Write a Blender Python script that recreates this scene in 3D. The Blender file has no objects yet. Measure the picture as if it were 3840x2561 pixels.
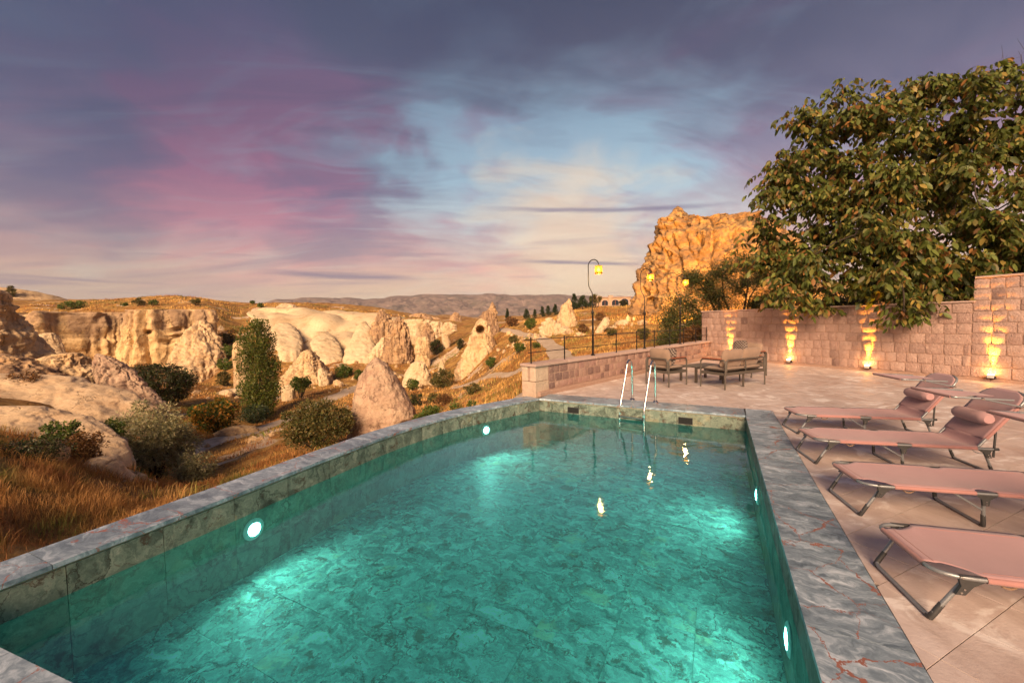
import bpy, bmesh, math, random
import numpy as np
from mathutils import Vector, Matrix

R = math.radians
SC = bpy.context.scene
COL = SC.collection

# ------------------------------------------------------------------ camera
CAM = np.array([0.0, 0.0, 1.7])
FPX, PITCH, ROLL = 1500.0, -0.04828, -0.01884          # focal length in px of a 3840 px wide frame
_f = np.array([0, math.cos(PITCH), math.sin(PITCH)])
_u = np.array([0, -math.sin(PITCH), math.cos(PITCH)])
_r = np.array([1.0, 0, 0])
CR = _r * math.cos(ROLL) + _u * math.sin(ROLL)
CU = -_r * math.sin(ROLL) + _u * math.cos(ROLL)
CF = _f
cam_d = bpy.data.cameras.new('camera')
cam = bpy.data.objects.new('camera', cam_d)
COL.objects.link(cam)
cam.matrix_world = Matrix(((CR[0], CU[0], -CF[0], CAM[0]), (CR[1], CU[1], -CF[1], CAM[1]), (CR[2], CU[2], -CF[2], CAM[2]), (0, 0, 0, 1)))
cam_d.sensor_width = 36.0
cam_d.sensor_fit = 'HORIZONTAL'
cam_d.lens = FPX / 3840 * 36
cam_d.clip_start = 0.05
cam_d.clip_end = 20000
SC.camera = cam
SC.render.resolution_x, SC.render.resolution_y = 1024, 682

# a pixel of the photograph (2351 px wide copy) gives a direction; distance comes from the ground or a known depth
KV = 1.63335
def ray(x, y):
    return CR * ((x * KV - 1920) / FPX) - CU * ((y * KV - 1280.5) / FPX) + CF
def at(x, y, d):
    return CAM + ray(x, y) * d
def gz(x, y, z=0.0):
    r = ray(x, y)
    return CAM + r * ((z - CAM[2]) / r[2])

def lin(r, g, b):
    f = lambda c: (c / 255 / 12.92) if c / 255 < 0.04045 else ((c / 255 + 0.055) / 1.055) ** 2.4
    return (f(r), f(g), f(b), 1.0)

# ------------------------------------------------------------------ node helper
class NT:
    def __init__(s, tree):
        s.t = tree
        s.t.nodes.clear()
    def n(s, typ, ins=None, **kw):
        nd = s.t.nodes.new(typ)
        for k, v in kw.items():
            setattr(nd, k, v)
        for k, v in (ins or {}).items():
            s.set(nd, k, v)
        return nd
    def set(s, nd, k, v):
        sock = nd.inputs[k]
        if isinstance(v, bpy.types.NodeSocket):
            s.t.links.new(v, sock)
        elif v is not None:
            sock.default_value = v
    def noise(s, vec, scale, detail=4, rough=0.55, dist=0.0, col=False):
        nd = s.n('ShaderNodeTexNoise', {'Vector': vec, 'Scale': scale, 'Detail': detail, 'Roughness': rough, 'Distortion': dist})
        return nd.outputs['Color' if col else 'Fac']
    def voro(s, vec, scale, feature='F1', out='Distance', rand=1.0):
        nd = s.n('ShaderNodeTexVoronoi', feature=feature)
        s.set(nd, 'Vector', vec); s.set(nd, 'Scale', scale); s.set(nd, 'Randomness', rand)
        return nd.outputs[out]
    def ramp(s, fac, stops, interp='LINEAR'):
        nd = s.n('ShaderNodeValToRGB')
        nd.color_ramp.interpolation = interp
        el = nd.color_ramp.elements
        while len(el) < len(stops):
            el.new(0.5)
        for e, (p, c) in zip(el, stops):
            e.position = p
            e.color = c if len(c) == 4 else (*c, 1)
        s.set(nd, 'Fac', fac)
        return nd.outputs['Color']
    def fr(s, fac, a, b, lo=0.0, hi=1.0):
        nd = s.n('ShaderNodeMapRange', {'Value': fac, 'From Min': a, 'From Max': b, 'To Min': lo, 'To Max': hi})
        return nd.outputs[0]
    def mix(s, fac, a, b, blend='MIX'):
        nd = s.n('ShaderNodeMix', data_type='RGBA', blend_type=blend)
        s.set(nd, 0, fac)
        for i, v in ((6, a), (7, b)):
            if isinstance(v, tuple) and len(v) == 3:
                v = (*v, 1)
            s.set(nd, i, v)
        return nd.outputs[2]
    def m(s, op, a, b=0.0, c=None):
        nd = s.n('ShaderNodeMath', operation=op)
        s.set(nd, 0, a); s.set(nd, 1, b)
        if c is not None: s.set(nd, 2, c)
        return nd.outputs[0]
    def vm(s, op, a, b=None, scale=None):
        nd = s.n('ShaderNodeVectorMath', operation=op)
        s.set(nd, 0, a)
        if b is not None: s.set(nd, 1, b)
        if scale is not None: s.set(nd, 'Scale', scale)
        return nd.outputs['Value'] if op in ('DOT_PRODUCT', 'LENGTH', 'DISTANCE') else nd.outputs[0]
    def mapping(s, vec, scale=(1, 1, 1), rot=(0, 0, 0), loc=(0, 0, 0)):
        return s.n('ShaderNodeMapping', {'Vector': vec, 'Scale': scale, 'Rotation': rot, 'Location': loc}).outputs[0]
    def bump(s, h, strength=0.5, dist=0.05, normal=None):
        nd = s.n('ShaderNodeBump', {'Height': h, 'Strength': strength, 'Distance': dist})
        if normal is not None: s.set(nd, 'Normal', normal)
        return nd.outputs[0]

# ------------------------------------------------------------------ world: dusk sky with streaked clouds
SUN_AZ, SUN_EL = R(193), R(27)        # compass angle of the low warm light: behind the camera and to its left
W = bpy.data.worlds.new('World')
SC.world = W
W.use_nodes = True
w = NT(W.node_tree)
d = w.n('ShaderNodeTexCoord').outputs['Generated']
d = w.vm('NORMALIZE', d)
sep = w.n('ShaderNodeSeparateXYZ', {'Vector': d})
dz = w.m('MAXIMUM', sep.outputs['Z'], 0.0)
base = w.ramp(dz, [(0.0, lin(232, 202, 166)), (0.06, lin(236, 204, 170)), (0.13, lin(222, 182, 164)), (0.22, lin(178, 148, 158)), (0.34, lin(132, 126, 150)),
                   (0.48, lin(92, 93, 116)), (0.60, lin(68, 73, 95)), (1.0, lin(58, 65, 90))])
nish = w.n('ShaderNodeTexSky', sky_type='NISHITA')
nish.sun_disc = False
nish.sun_elevation = R(4)
nish.sun_rotation = SUN_AZ
nishc = w.vm('SCALE', nish.outputs[0], scale=0.06)
base = w.mix(0.10, base, nishc)
inv = w.m('DIVIDE', 1.0, w.m('ADD', dz, 0.22))
flat = w.vm('SCALE', d, scale=inv)                       # cloud deck seen in perspective
flat = w.mapping(flat, (1, 1, 0.0))
az1 = w.mapping(flat, (0.75, 1.25, 1), (0, 0, R(-22)))
warp = w.noise(az1, 0.8, 3, 0.5, 0.0, True)
az1w = w.vm('ADD', az1, w.vm('SCALE', warp, scale=0.9))
n1 = w.noise(az1w, 1.5, 8, 0.58, 0.7)
n2 = w.noise(w.mapping(az1w, (1, 1, 1), (0, 0, 0), (4.3, 1.7, 0)), 1.2, 8, 0.56, 0.5)
n3 = w.noise(w.mapping(az1w, (0.8, 1.7, 1), (0, 0, R(8)), (9.1, 3.3, 0)), 1.15, 9, 0.58, 0.6)
slate = w.ramp(dz, [(0.0, lin(204, 178, 160)), (0.10, lin(172, 150, 152)), (0.25, lin(114, 112, 138)), (0.4, lin(82, 86, 112)), (0.6, lin(60, 66, 90)), (1, lin(52, 60, 86))])
pink = w.ramp(dz, [(0.0, lin(236, 200, 166)), (0.10, lin(230, 180, 162)), (0.2, lin(206, 142, 152)), (0.3, lin(172, 112, 138)), (0.42, lin(140, 98, 126)), (0.55, lin(100, 88, 116)), (0.7, lin(76, 80, 104)), (1, lin(66, 72, 98))])
blue = w.ramp(dz, [(0.0, lin(232, 214, 182)), (0.12, lin(222, 208, 186)), (0.22, lin(190, 196, 196)), (0.32, lin(152, 182, 198)), (0.44, lin(132, 160, 180)), (0.56, lin(104, 120, 140)), (0.7, lin(78, 88, 108)), (1, lin(68, 78, 100))])
dwn = w.noise(w.mapping(d, (1.0, 1.0, 2.6)), 2.4, 5, 0.55, 0.4, True)
dw = w.vm('NORMALIZE', w.vm('ADD', d, w.vm('SCALE', w.vm('SUBTRACT', dwn, (0.5, 0.5, 0.5)), scale=0.75)))
def lobe(x, y, r0, r1):                                   # a soft cloud bank lying in the direction the photograph shows it
    v = ray(x, y); v = v / np.linalg.norm(v)
    nd = w.n('ShaderNodeMapRange', interpolation_type='SMOOTHSTEP')
    w.set(nd, 0, w.vm('DOT_PRODUCT', dw, tuple(float(q) for q in v)))
    nd.inputs[1].default_value = math.cos(R(r1)); nd.inputs[2].default_value = math.cos(R(r0))
    return nd.outputs[0]
def add(*q):
    o = q[0]
    for k in q[1:]: o = w.m('ADD', o, k)
    return o
side = w.fr(w.vm('DOT_PRODUCT', d, (0.30, 0.95, 0.0)), 0.45, 1.0)            # towards the after-glow ahead
pm = w.m('MULTIPLY', add(lobe(400, 320, 4, 20), lobe(680, 330, 3, 13), lobe(1420, 400, 3, 15), lobe(1180, 500, 3, 14), lobe(560, 470, 3, 13)), 0.17)
bm_ = w.m('MULTIPLY', add(lobe(1150, 300, 4, 17), lobe(1450, 240, 4, 16), lobe(1300, 480, 3, 13), lobe(1000, 430, 2, 9), lobe(1380, 620, 3, 18)), 0.17)
sm = w.m('MULTIPLY', add(lobe(60, 470, 3, 15), lobe(780, 440, 2, 10), lobe(260, 440, 2, 9), lobe(980, 190, 3, 15)), 0.15)
c = w.mix(w.fr(add(n2, pm), 0.46, 0.78, 0.0, 0.95), base, pink)
c = w.mix(w.fr(add(n1, bm_), 0.50, 0.84, 0.0, 0.92), c, blue)
c = w.mix(w.fr(add(n3, sm), 0.50, 0.78, 0.0, 0.80), c, slate)
n5 = w.noise(w.mapping(az1w, (0.55, 3.0, 1), (0, 0, R(-28)), (2.2, 7.7, 0)), 1.9, 10, 0.6, 0.5)
c = w.mix(w.fr(n5, 0.52, 0.70, 0.0, 0.30), c, blue)
c = w.mix(w.fr(n5, 0.47, 0.31, 0.0, 0.30), c, slate)
c = w.mix(w.m('MULTIPLY', lobe(1330, 665, 2, 17), 0.55), c, lin(238, 206, 168))
# thin dark bars of cloud low over the horizon
lowv = w.n('ShaderNodeCombineXYZ', {'X': w.m('ARCTAN2', sep.outputs['X'], sep.outputs['Y']), 'Y': w.m('MULTIPLY', dz, 22.0), 'Z': 0.0}).outputs[0]
n4 = w.noise(lowv, 1.9, 7, 0.55, 0.5)
lowm = w.m('MULTIPLY', w.fr(n4, 0.57, 0.66), w.m('MULTIPLY', w.fr(dz, 0.02, 0.06), w.fr(dz, 0.26, 0.14)))
c = w.mix(w.m('MULTIPLY', lowm, 0.6), c, lin(158, 140, 148))
azn = w.m('ARCTAN2', sep.outputs['X'], sep.outputs['Y'])
bn = w.noise(w.n('ShaderNodeCombineXYZ', {'X': w.m('MULTIPLY', azn, 9.0), 'Y': w.m('MULTIPLY', dz, 120.0), 'Z': 0.0}).outputs[0], 1.0, 5, 0.55)
for (x0_, y0_, x1_, y1_, th_) in ((1080, 474, 1740, 462, 0.0075), (560, 622, 980, 640, 0.010), (1170, 598, 1500, 606, 0.006)):
    va, vb = ray(x0_, y0_), ray(x1_, y1_)
    a0, a1 = math.atan2(va[0], va[1]), math.atan2(vb[0], vb[1]); e0, e1 = va[2] / np.linalg.norm(va), vb[2] / np.linalg.norm(vb)
    line = w.fr(azn, a0, a1, float(e0), float(e1))
    off = w.m('ABSOLUTE', w.m('SUBTRACT', w.m('ADD', dz, w.m('MULTIPLY', w.m('SUBTRACT', bn, 0.5), th_ * 1.2)), line))
    ends = w.m('MULTIPLY', w.fr(azn, a0, a0 + (a1 - a0) * 0.3), w.fr(azn, a1, a1 - (a1 - a0) * 0.25))
    c = w.mix(w.m('MULTIPLY', w.m('MULTIPLY', w.fr(off, th_, th_ * 0.2), ends), 0.7), c, lin(122, 116, 138))
c = w.mix(w.m('MULTIPLY', w.fr(side, 0.0, 0.9, 0.75, 0.0), w.fr(dz, 0.04, 0.42, 0.32, 1.0)), c, lin(58, 70, 100))
bg = w.n('ShaderNodeBackground', {'Color': c, 'Strength': 0.74})
w.t.links.new(bg.outputs[0], w.n('ShaderNodeOutputWorld').inputs[0])

sun_d = bpy.data.lights.new('sun', 'SUN')
sun_d.energy = 4.8
sun_d.angle = R(28)
sun_d.color = (1.0, 0.70, 0.45)
sun = bpy.data.objects.new('sun', sun_d)
COL.objects.link(sun)
_sd = Vector((math.sin(SUN_AZ) * math.cos(SUN_EL), math.cos(SUN_AZ) * math.cos(SUN_EL), math.sin(SUN_EL)))
sun.rotation_euler = _sd.to_track_quat('Z', 'Y').to_euler()

SC.view_settings.view_transform = 'Standard'
SC.view_settings.look = 'None'
SC.view_settings.exposure = 0.82
SC.view_settings.gamma = 1.0
SC.cycles.use_denoising = True
SC.cycles.use_adaptive_sampling = True
SC.cycles.adaptive_threshold = 0.02
SC.cycles.max_bounces = 6
SC.cycles.diffuse_bounces = 2
SC.cycles.glossy_bounces = 3
SC.cycles.transmission_bounces = 4
SC.cycles.transparent_max_bounces = 10
SC.cycles.sample_clamp_indirect = 4.0
SC.cycles.caustics_reflective = False
SC.cycles.caustics_refractive = False

# ------------------------------------------------------------------ numpy noise
_rng = np.random.RandomState(7)
_perm = np.concatenate([_rng.permutation(256)] * 3)
_grad = _rng.normal(size=(256, 3)); _grad /= np.linalg.norm(_grad, axis=1)[:, None]
def perlin(p):
    p = np.asarray(p, float)
    i = np.floor(p).astype(int); f = p - i
    i &= 255
    u = f * f * f * (f * (f * 6 - 15) + 10)
    out = 0
    for dx in (0, 1):
        wx = u[:, 0] if dx else 1 - u[:, 0]
        for dy in (0, 1):
            wy = u[:, 1] if dy else 1 - u[:, 1]
            for dzz in (0, 1):
                wz = u[:, 2] if dzz else 1 - u[:, 2]
                h = _perm[_perm[_perm[i[:, 0] + dx] + i[:, 1] + dy] + i[:, 2] + dzz]
                g = _grad[h]
                out = out + wx * wy * wz * (g[:, 0] * (f[:, 0] - dx) + g[:, 1] * (f[:, 1] - dy) + g[:, 2] * (f[:, 2] - dzz))
    return out * 1.5
def fbm(p, oct=4, gain=0.5, ridge=False):
    a, s, o = 1.0, 1.0, 0
    for k in range(oct):
        v = perlin(p * s + 17.3 * k)
        if ridge: v = 0.5 - np.abs(v) * 1.6
        o = o + a * v
        a *= gain; s *= 2.03
    return o

# ------------------------------------------------------------------ mesh helpers
def link(o, parent=None):
    COL.objects.link(o)
    if parent is not None: o.parent = parent
    return o
def raw(name, V, F, material=None, parent=None, smooth=False, colors=None):
    """V (n,3); F array (m,k) or list of tuples"""
    me = bpy.data.meshes.new(name)
    V = np.asarray(V, np.float32)
    if isinstance(F, np.ndarray):
        m, k = F.shape
        me.vertices.add(len(V)); me.vertices.foreach_set('co', V.ravel())
        me.loops.add(m * k); me.loops.foreach_set('vertex_index', F.astype(np.int32).ravel())
        me.polygons.add(m); me.polygons.foreach_set('loop_start', np.arange(0, m * k, k, dtype=np.int32))
        me.polygons.foreach_set('loop_total', np.full(m, k, np.int32))
        me.update(calc_edges=True)
    else:
        me.from_pydata([tuple(map(float, v)) for v in V], [], F)
    if smooth:
        me.polygons.foreach_set('use_smooth', np.ones(len(me.polygons), bool))
    if colors is not None:
        a = me.color_attributes.new('Col', 'FLOAT_COLOR', 'POINT')
        c4 = np.ones((len(V), 4), np.float32); c4[:, :3] = colors
        a.data.foreach_set('color', c4.ravel())
    if material is not None: me.materials.append(material)
    me.validate()
    return link(bpy.data.objects.new(name, me), parent)

class MB:
    """collects simple shapes that make ONE mesh"""
    def __init__(s):
        s.v, s.f = [], []
    def add(s, v, f):
        o = len(s.v)
        s.v += [tuple(map(float, q)) for q in v]
        s.f += [tuple(i + o for i in q) for q in f]
        return s
    def box(s, lo, hi, bev=0.0):
        x0, y0, z0 = lo; x1, y1, z1 = hi
        if bev <= 0:
            return s.add([(x0, y0, z0), (x1, y0, z0), (x1, y1, z0), (x0, y1, z0), (x0, y0, z1), (x1, y0, z1), (x1, y1, z1), (x0, y1, z1)],
                         [(0, 3, 2, 1), (4, 5, 6, 7), (0, 1, 5, 4), (1, 2, 6, 5), (2, 3, 7, 6), (3, 0, 4, 7)])
        bm = bmesh.new(); bmesh.ops.create_cube(bm, size=1)
        for q in bm.verts:
            q.co = Vector(((x0 + x1) / 2 + q.co.x * (x1 - x0), (y0 + y1) / 2 + q.co.y * (y1 - y0), (z0 + z1) / 2 + q.co.z * (z1 - z0)))
        bmesh.ops.bevel(bm, geom=list(bm.edges), offset=bev, segments=2, profile=0.6, affect='EDGES')
        bm.verts.index_update()
        s.add([q.co[:] for q in bm.verts], [tuple(q.index for q in f.verts) for f in bm.faces]); bm.free()
        return s
    def tube(s, pts, r, seg=10, cap=True, closed=False):
        pts = [np.asarray(p, float) for p in pts]
        n = len(pts); rr = r if hasattr(r, '__len__') else [r] * n
        ref = None; rings = []
        for i in range(n):
            if closed: t = pts[(i + 1) % n] - pts[i - 1]
            else: t = pts[min(i + 1, n - 1)] - pts[max(i - 1, 0)]
            t = t / (np.linalg.norm(t) + 1e-12)
            if ref is None:
                ref = np.array([0, 0, 1.0]) if abs(t[2]) < 0.9 else np.array([1.0, 0, 0])
            a = ref - t * (ref @ t); a /= np.linalg.norm(a) + 1e-12; ref = a
            b = np.cross(t, a)
            rings.append([pts[i] + (a * math.cos(2 * math.pi * k / seg) + b * math.sin(2 * math.pi * k / seg)) * rr[i] for k in range(seg)])
        v = [q for ring in rings for q in ring]; f = []
        for i in range(n if closed else n - 1):
            j = (i + 1) % n
            for k in range(seg):
                k2 = (k + 1) % seg
                f.append((i * seg + k, i * seg + k2, j * seg + k2, j * seg + k))
        if cap and not closed:
            f.append(tuple(range(seg - 1, -1, -1))); f.append(tuple((n - 1) * seg + k for k in range(seg)))
        return s.add(v, f)
    def lathe(s, prof, seg=20, c=(0, 0, 0)):
        v = []; f = []
        for (r, z) in prof:
            for k in range(seg):
                a = 2 * math.pi * k / seg
                v.append((c[0] + r * math.cos(a), c[1] + r * math.sin(a), c[2] + z))
        for i in range(len(prof) - 1):
            for k in range(seg):
                k2 = (k + 1) % seg
                f.append((i * seg + k, i * seg + k2, (i + 1) * seg + k2, (i + 1) * seg + k))
        if prof[0][0] > 1e-6: f.append(tuple(range(seg - 1, -1, -1)))
        if prof[-1][0] > 1e-6: f.append(tuple((len(prof) - 1) * seg + k for k in range(seg)))
        return s.add(v, f)
    def prism(s, poly, z0, z1):
        n = len(poly)
        return s.add([(x, y, z0) for x, y in poly] + [(x, y, z1) for x, y in poly],
                     [tuple(range(n - 1, -1, -1)), tuple(range(n, 2 * n))] + [(i, (i + 1) % n, n + (i + 1) % n, n + i) for i in range(n)])
    def build(s, name, material, parent=None, smooth=False):
        o = raw(name, s.v, s.f, material, parent)
        if smooth:
            o.data.polygons.foreach_set('use_smooth', np.ones(len(o.data.polygons), bool))
            try: o.data.set_sharp_from_angle(angle=R(40))
            except Exception: pass
        return o

def tag(o, label=None, cat=None, group=None, kind=None):
    if label: o['label'] = label
    if cat: o['category'] = cat
    if group: o['group'] = group
    if kind: o['kind'] = kind
    return o
def thing(name, label, cat, loc=(0, 0, 0), rz=0.0, group=None):
    o = bpy.data.objects.new(name, None)
    o.empty_display_size = 0.2
    link(o); o.location = loc; o.rotation_euler = (0, 0, rz)
    return tag(o, label, cat, group)
def copy_tree(src, parent=None):
    c = src.copy(); COL.objects.link(c); c.parent = parent
    for ch in src.children: copy_tree(ch, c)
    return c
def arc(c, r, a0, a1, n, ax=(1, 0, 0), ay=(0, 0, 1)):
    ax, ay, c = np.array(ax, float), np.array(ay, float), np.array(c, float)
    return [c + r * (ax * math.cos(a0 + (a1 - a0) * k / n) + ay * math.sin(a0 + (a1 - a0) * k / n)) for k in range(n + 1)]

# ------------------------------------------------------------------ materials
def new_mat(name):
    m = bpy.data.materials.new(name); m.use_nodes = True
    return m, NT(m.node_tree)
def out(t, shader):
    t.t.links.new(shader, t.n('ShaderNodeOutputMaterial').inputs['Surface'])
def pbr(t, col, rough=0.6, normal=None, metal=0.0, spec=0.5, **kw):
    p = t.n('ShaderNodeBsdfPrincipled', {'Base Color': col if not (isinstance(col, tuple) and len(col) == 3) else (*col, 1), 'Roughness': rough, 'Metallic': metal, 'Specular IOR Level': spec})
    if normal is not None: t.set(p, 'Normal', normal)
    for k, v in kw.items(): t.set(p, k.replace('_', ' '), v)
    return p.outputs[0]
def wpos(t): return t.n('ShaderNodeNewGeometry').outputs['Position']
def opos(t): return t.n('ShaderNodeTexCoord').outputs['Object']
def orand(t): return t.n('ShaderNodeObjectInfo').outputs['Random']
def simple(name, col, rough=0.5, metal=0.0, bscale=None, bstr=0.2, var=0.12, spec=0.5):
    m, t = new_mat(name)
    p = opos(t)
    n = t.noise(p, bscale or 30, 4)
    colr = t.mix(t.fr(n, 0.3, 0.7), tuple(c * (1 - var) for c in col), tuple(min(1, c * (1 + var)) for c in col))
    out(t, pbr(t, colr, t.fr(n, 0.3, 0.7, rough * 0.9, min(1, rough * 1.12)), t.bump(n, bstr, 0.003) if bscale else None, metal, spec))
    return m

def mat_coping():
    m, t = new_mat('grey_marble')
    p = wpos(t)
    off = t.n('ShaderNodeCombineXYZ', {'X': t.m('MULTIPLY', orand(t), 40.0), 'Y': t.m('MULTIPLY', orand(t), 23.0), 'Z': 0.0}).outputs[0]
    q = t.vm('ADD', p, off)
    q1 = t.mapping(q, (1, 1, 1), (0, 0, R(28)))
    q1 = t.vm('ADD', q1, t.vm('SCALE', t.noise(q1, 3.0, 4, 0.6, 0, True), scale=0.35))
    st = t.m('ADD', t.m('MULTIPLY', t.noise(t.mapping(q1, (2.2, 7.5, 4)), 1.7, 9, 0.66, 1.0), 0.65), t.m('MULTIPLY', t.noise(q1, 1.9, 6, 0.6, 0.6), 0.35))
    col = t.ramp(st, [(0.33, (0.062, 0.088, 0.115)), (0.43, (0.125, 0.168, 0.21)), (0.51, (0.215, 0.275, 0.33)), (0.59, (0.38, 0.45, 0.52)), (0.68, (0.64, 0.71, 0.77))])
    # red veins
    qv = t.vm('ADD', q, t.vm('SCALE', t.noise(q, 5.5, 5, 0.7, 0, True), scale=0.16))
    e = t.voro(t.mapping(qv, (1.0, 1.0, 1), (0, 0, R(20))), 1.9, 'DISTANCE_TO_EDGE')
    msk = t.fr(t.noise(q, 0.8, 2), 0.30, 0.42)
    wid = t.fr(t.noise(q, 5.0, 3), 0.50, 0.72, 0.006, 0.034)
    v = t.m('MULTIPLY', t.m('SUBTRACT', 1.0, t.m('MINIMUM', t.m('DIVIDE', e, wid), 1.0)), msk)
    v = t.fr(v, 0.1, 0.5)
    col = t.mix(v, col, t.mix(t.noise(q, 20, 2), (0.20, 0.07, 0.05, 1), (0.34, 0.15, 0.11, 1)))
    g = t.noise(q, 60, 3)
    out(t, pbr(t, col, t.fr(g, 0.3, 0.7, 0.28, 0.46), t.bump(t.noise(q, 25, 5), 0.12, 0.004)))
    return m
def mat_green(name='green_marble', g=0.72):
    m, t = new_mat(name)
    p = wpos(t)
    rv = orand(t)
    off = t.n('ShaderNodeCombineXYZ', {'X': t.m('MULTIPLY', rv, 31.0), 'Y': t.m('MULTIPLY', rv, 17.0), 'Z': t.m('MULTIPLY', rv, 9.0)}).outputs[0]
    q = t.vm('ADD', p, off)
    qr = t.mapping(q, (1, 1, 1), (R(20), R(15), R(40)))
    qr = t.vm('ADD', qr, t.vm('SCALE', t.noise(qr, 3.2, 5, 0.65, 0, True), scale=0.5))
    a = t.noise(t.mapping(qr, (1.0, 2.2, 1.6)), 3.6, 9, 0.68, 0.9)
    col = t.ramp(a, [(0.31, (0.05, 0.062, 0.052)), (0.42, (0.14, 0.185, 0.16)), (0.50, (0.22, 0.28, 0.235)), (0.58, (0.31, 0.37, 0.315)), (0.70, (0.50, 0.53, 0.44))])
    b = t.noise(t.vm('ADD', qr, (5.2, 1.3, 0.7)), 6.0, 6, 0.66, 0.8)
    col = t.mix(t.fr(b, 0.55, 0.64, 0, 0.85), col, (0.10, 0.06, 0.042, 1))
    cell = t.voro(qr, 3.2, 'DISTANCE_TO_EDGE')
    col = t.mix(t.m('MULTIPLY', t.fr(cell, 0.0, 0.035, 1, 0), t.fr(t.noise(qr, 1.7, 3), 0.45, 0.6)), col, (0.055, 0.05, 0.04, 1))
    cc = t.noise(t.vm('ADD', qr, (1.2, 8.3, 2.7)), 2.0, 5, 0.6)
    col = t.mix(t.fr(cc, 0.60, 0.72, 0, 0.7), col, (0.44, 0.38, 0.23, 1))
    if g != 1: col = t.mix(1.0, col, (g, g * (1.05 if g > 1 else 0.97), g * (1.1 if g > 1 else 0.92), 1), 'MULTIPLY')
    out(t, pbr(t, col, 0.5, t.bump(a, 0.15, 0.006), spec=0.2))
    return m
def mat_deck():
    m, t = new_mat('pink_travertine')
    p = wpos(t); rv = orand(t)
    off = t.n('ShaderNodeCombineXYZ', {'X': t.m('MULTIPLY', rv, 19.0), 'Y': t.m('MULTIPLY', rv, 37.0), 'Z': 0.0}).outputs[0]
    q = t.vm('ADD', p, off)
    st = t.noise(t.mapping(q, (2.2, 0.8, 1), (0, 0, R(24))), 2.2, 6, 0.6, 0.9)
    col = t.ramp(st, [(0.3, (0.41, 0.325, 0.29)), (0.5, (0.51, 0.42, 0.385)), (0.68, (0.59, 0.50, 0.465))])
    col = t.mix(t.fr(rv, 0, 1, 0.0, 0.25), col, (0.44, 0.33, 0.295, 1))
    # limescale and old water marks run across tiles
    wm = t.noise(t.mapping(p, (1.0, 1.5, 1), (0, 0, R(-25))), 1.35, 8, 0.62, 1.6)
    col = t.mix(t.fr(wm, 0.53, 0.62, 0, 0.85), col, (0.70, 0.64, 0.61, 1))
    dk = t.noise(t.vm('ADD', p, (3.7, 8.1, 0)), 0.9, 6, 0.6, 0.7)
    col = t.mix(t.fr(dk, 0.52, 0.66, 0, 0.65), col, (0.34, 0.225, 0.185, 1))
    sp = t.noise(p, 18, 4, 0.6)
    col = t.mix(t.fr(sp, 0.62, 0.8, 0, 0.5), col, (0.26, 0.15, 0.12, 1))
    bp = t.m('ADD', t.noise(p, 45, 5, 0.6), t.m('MULTIPLY', t.noise(p, 9, 5, 0.6), 1.5))
    out(t, pbr(t, col, t.fr(wm, 0.35, 0.65, 0.42, 0.68), t.bump(bp, 0.4, 0.005)))
    return m
def mat_stone(name, stops, scale=1.0, bst=0.75):
    m, t = new_mat(name)
    p = wpos(t); rv = orand(t)
    col = t.ramp(rv, stops)
    n = t.noise(p, 7 * scale, 6, 0.62)
    col = t.mix(t.fr(n, 0.35, 0.7, 0, 0.55), col, t.mix(0.5, col, (0.24, 0.14, 0.11, 1)), 'MIX')
    n2 = t.noise(t.vm('ADD', p, (4, 2, 8)), 16 * scale, 4, 0.6)
    col = t.mix(t.fr(n2, 0.56, 0.72, 0, 0.45), col, (0.62, 0.46, 0.38, 1))
    pit = t.voro(p, 34 * scale)
    pitm = t.fr(pit, 0.0, 0.26, 0.0, 1.0)
    h = t.m('ADD', t.m('MULTIPLY', n, 1.0), t.m('MULTIPLY', t.m('MINIMUM', pitm, t.fr(n2, 0.3, 0.6, 1.0, 0.4)), 0.18))
    h = t.m('ADD', h, t.m('MULTIPLY', t.noise(p, 28 * scale, 5, 0.65), 0.5))
    out(t, pbr(t, col, 0.85, t.bump(h, bst, 0.03 / scale), spec=0.25))
    return m
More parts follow.
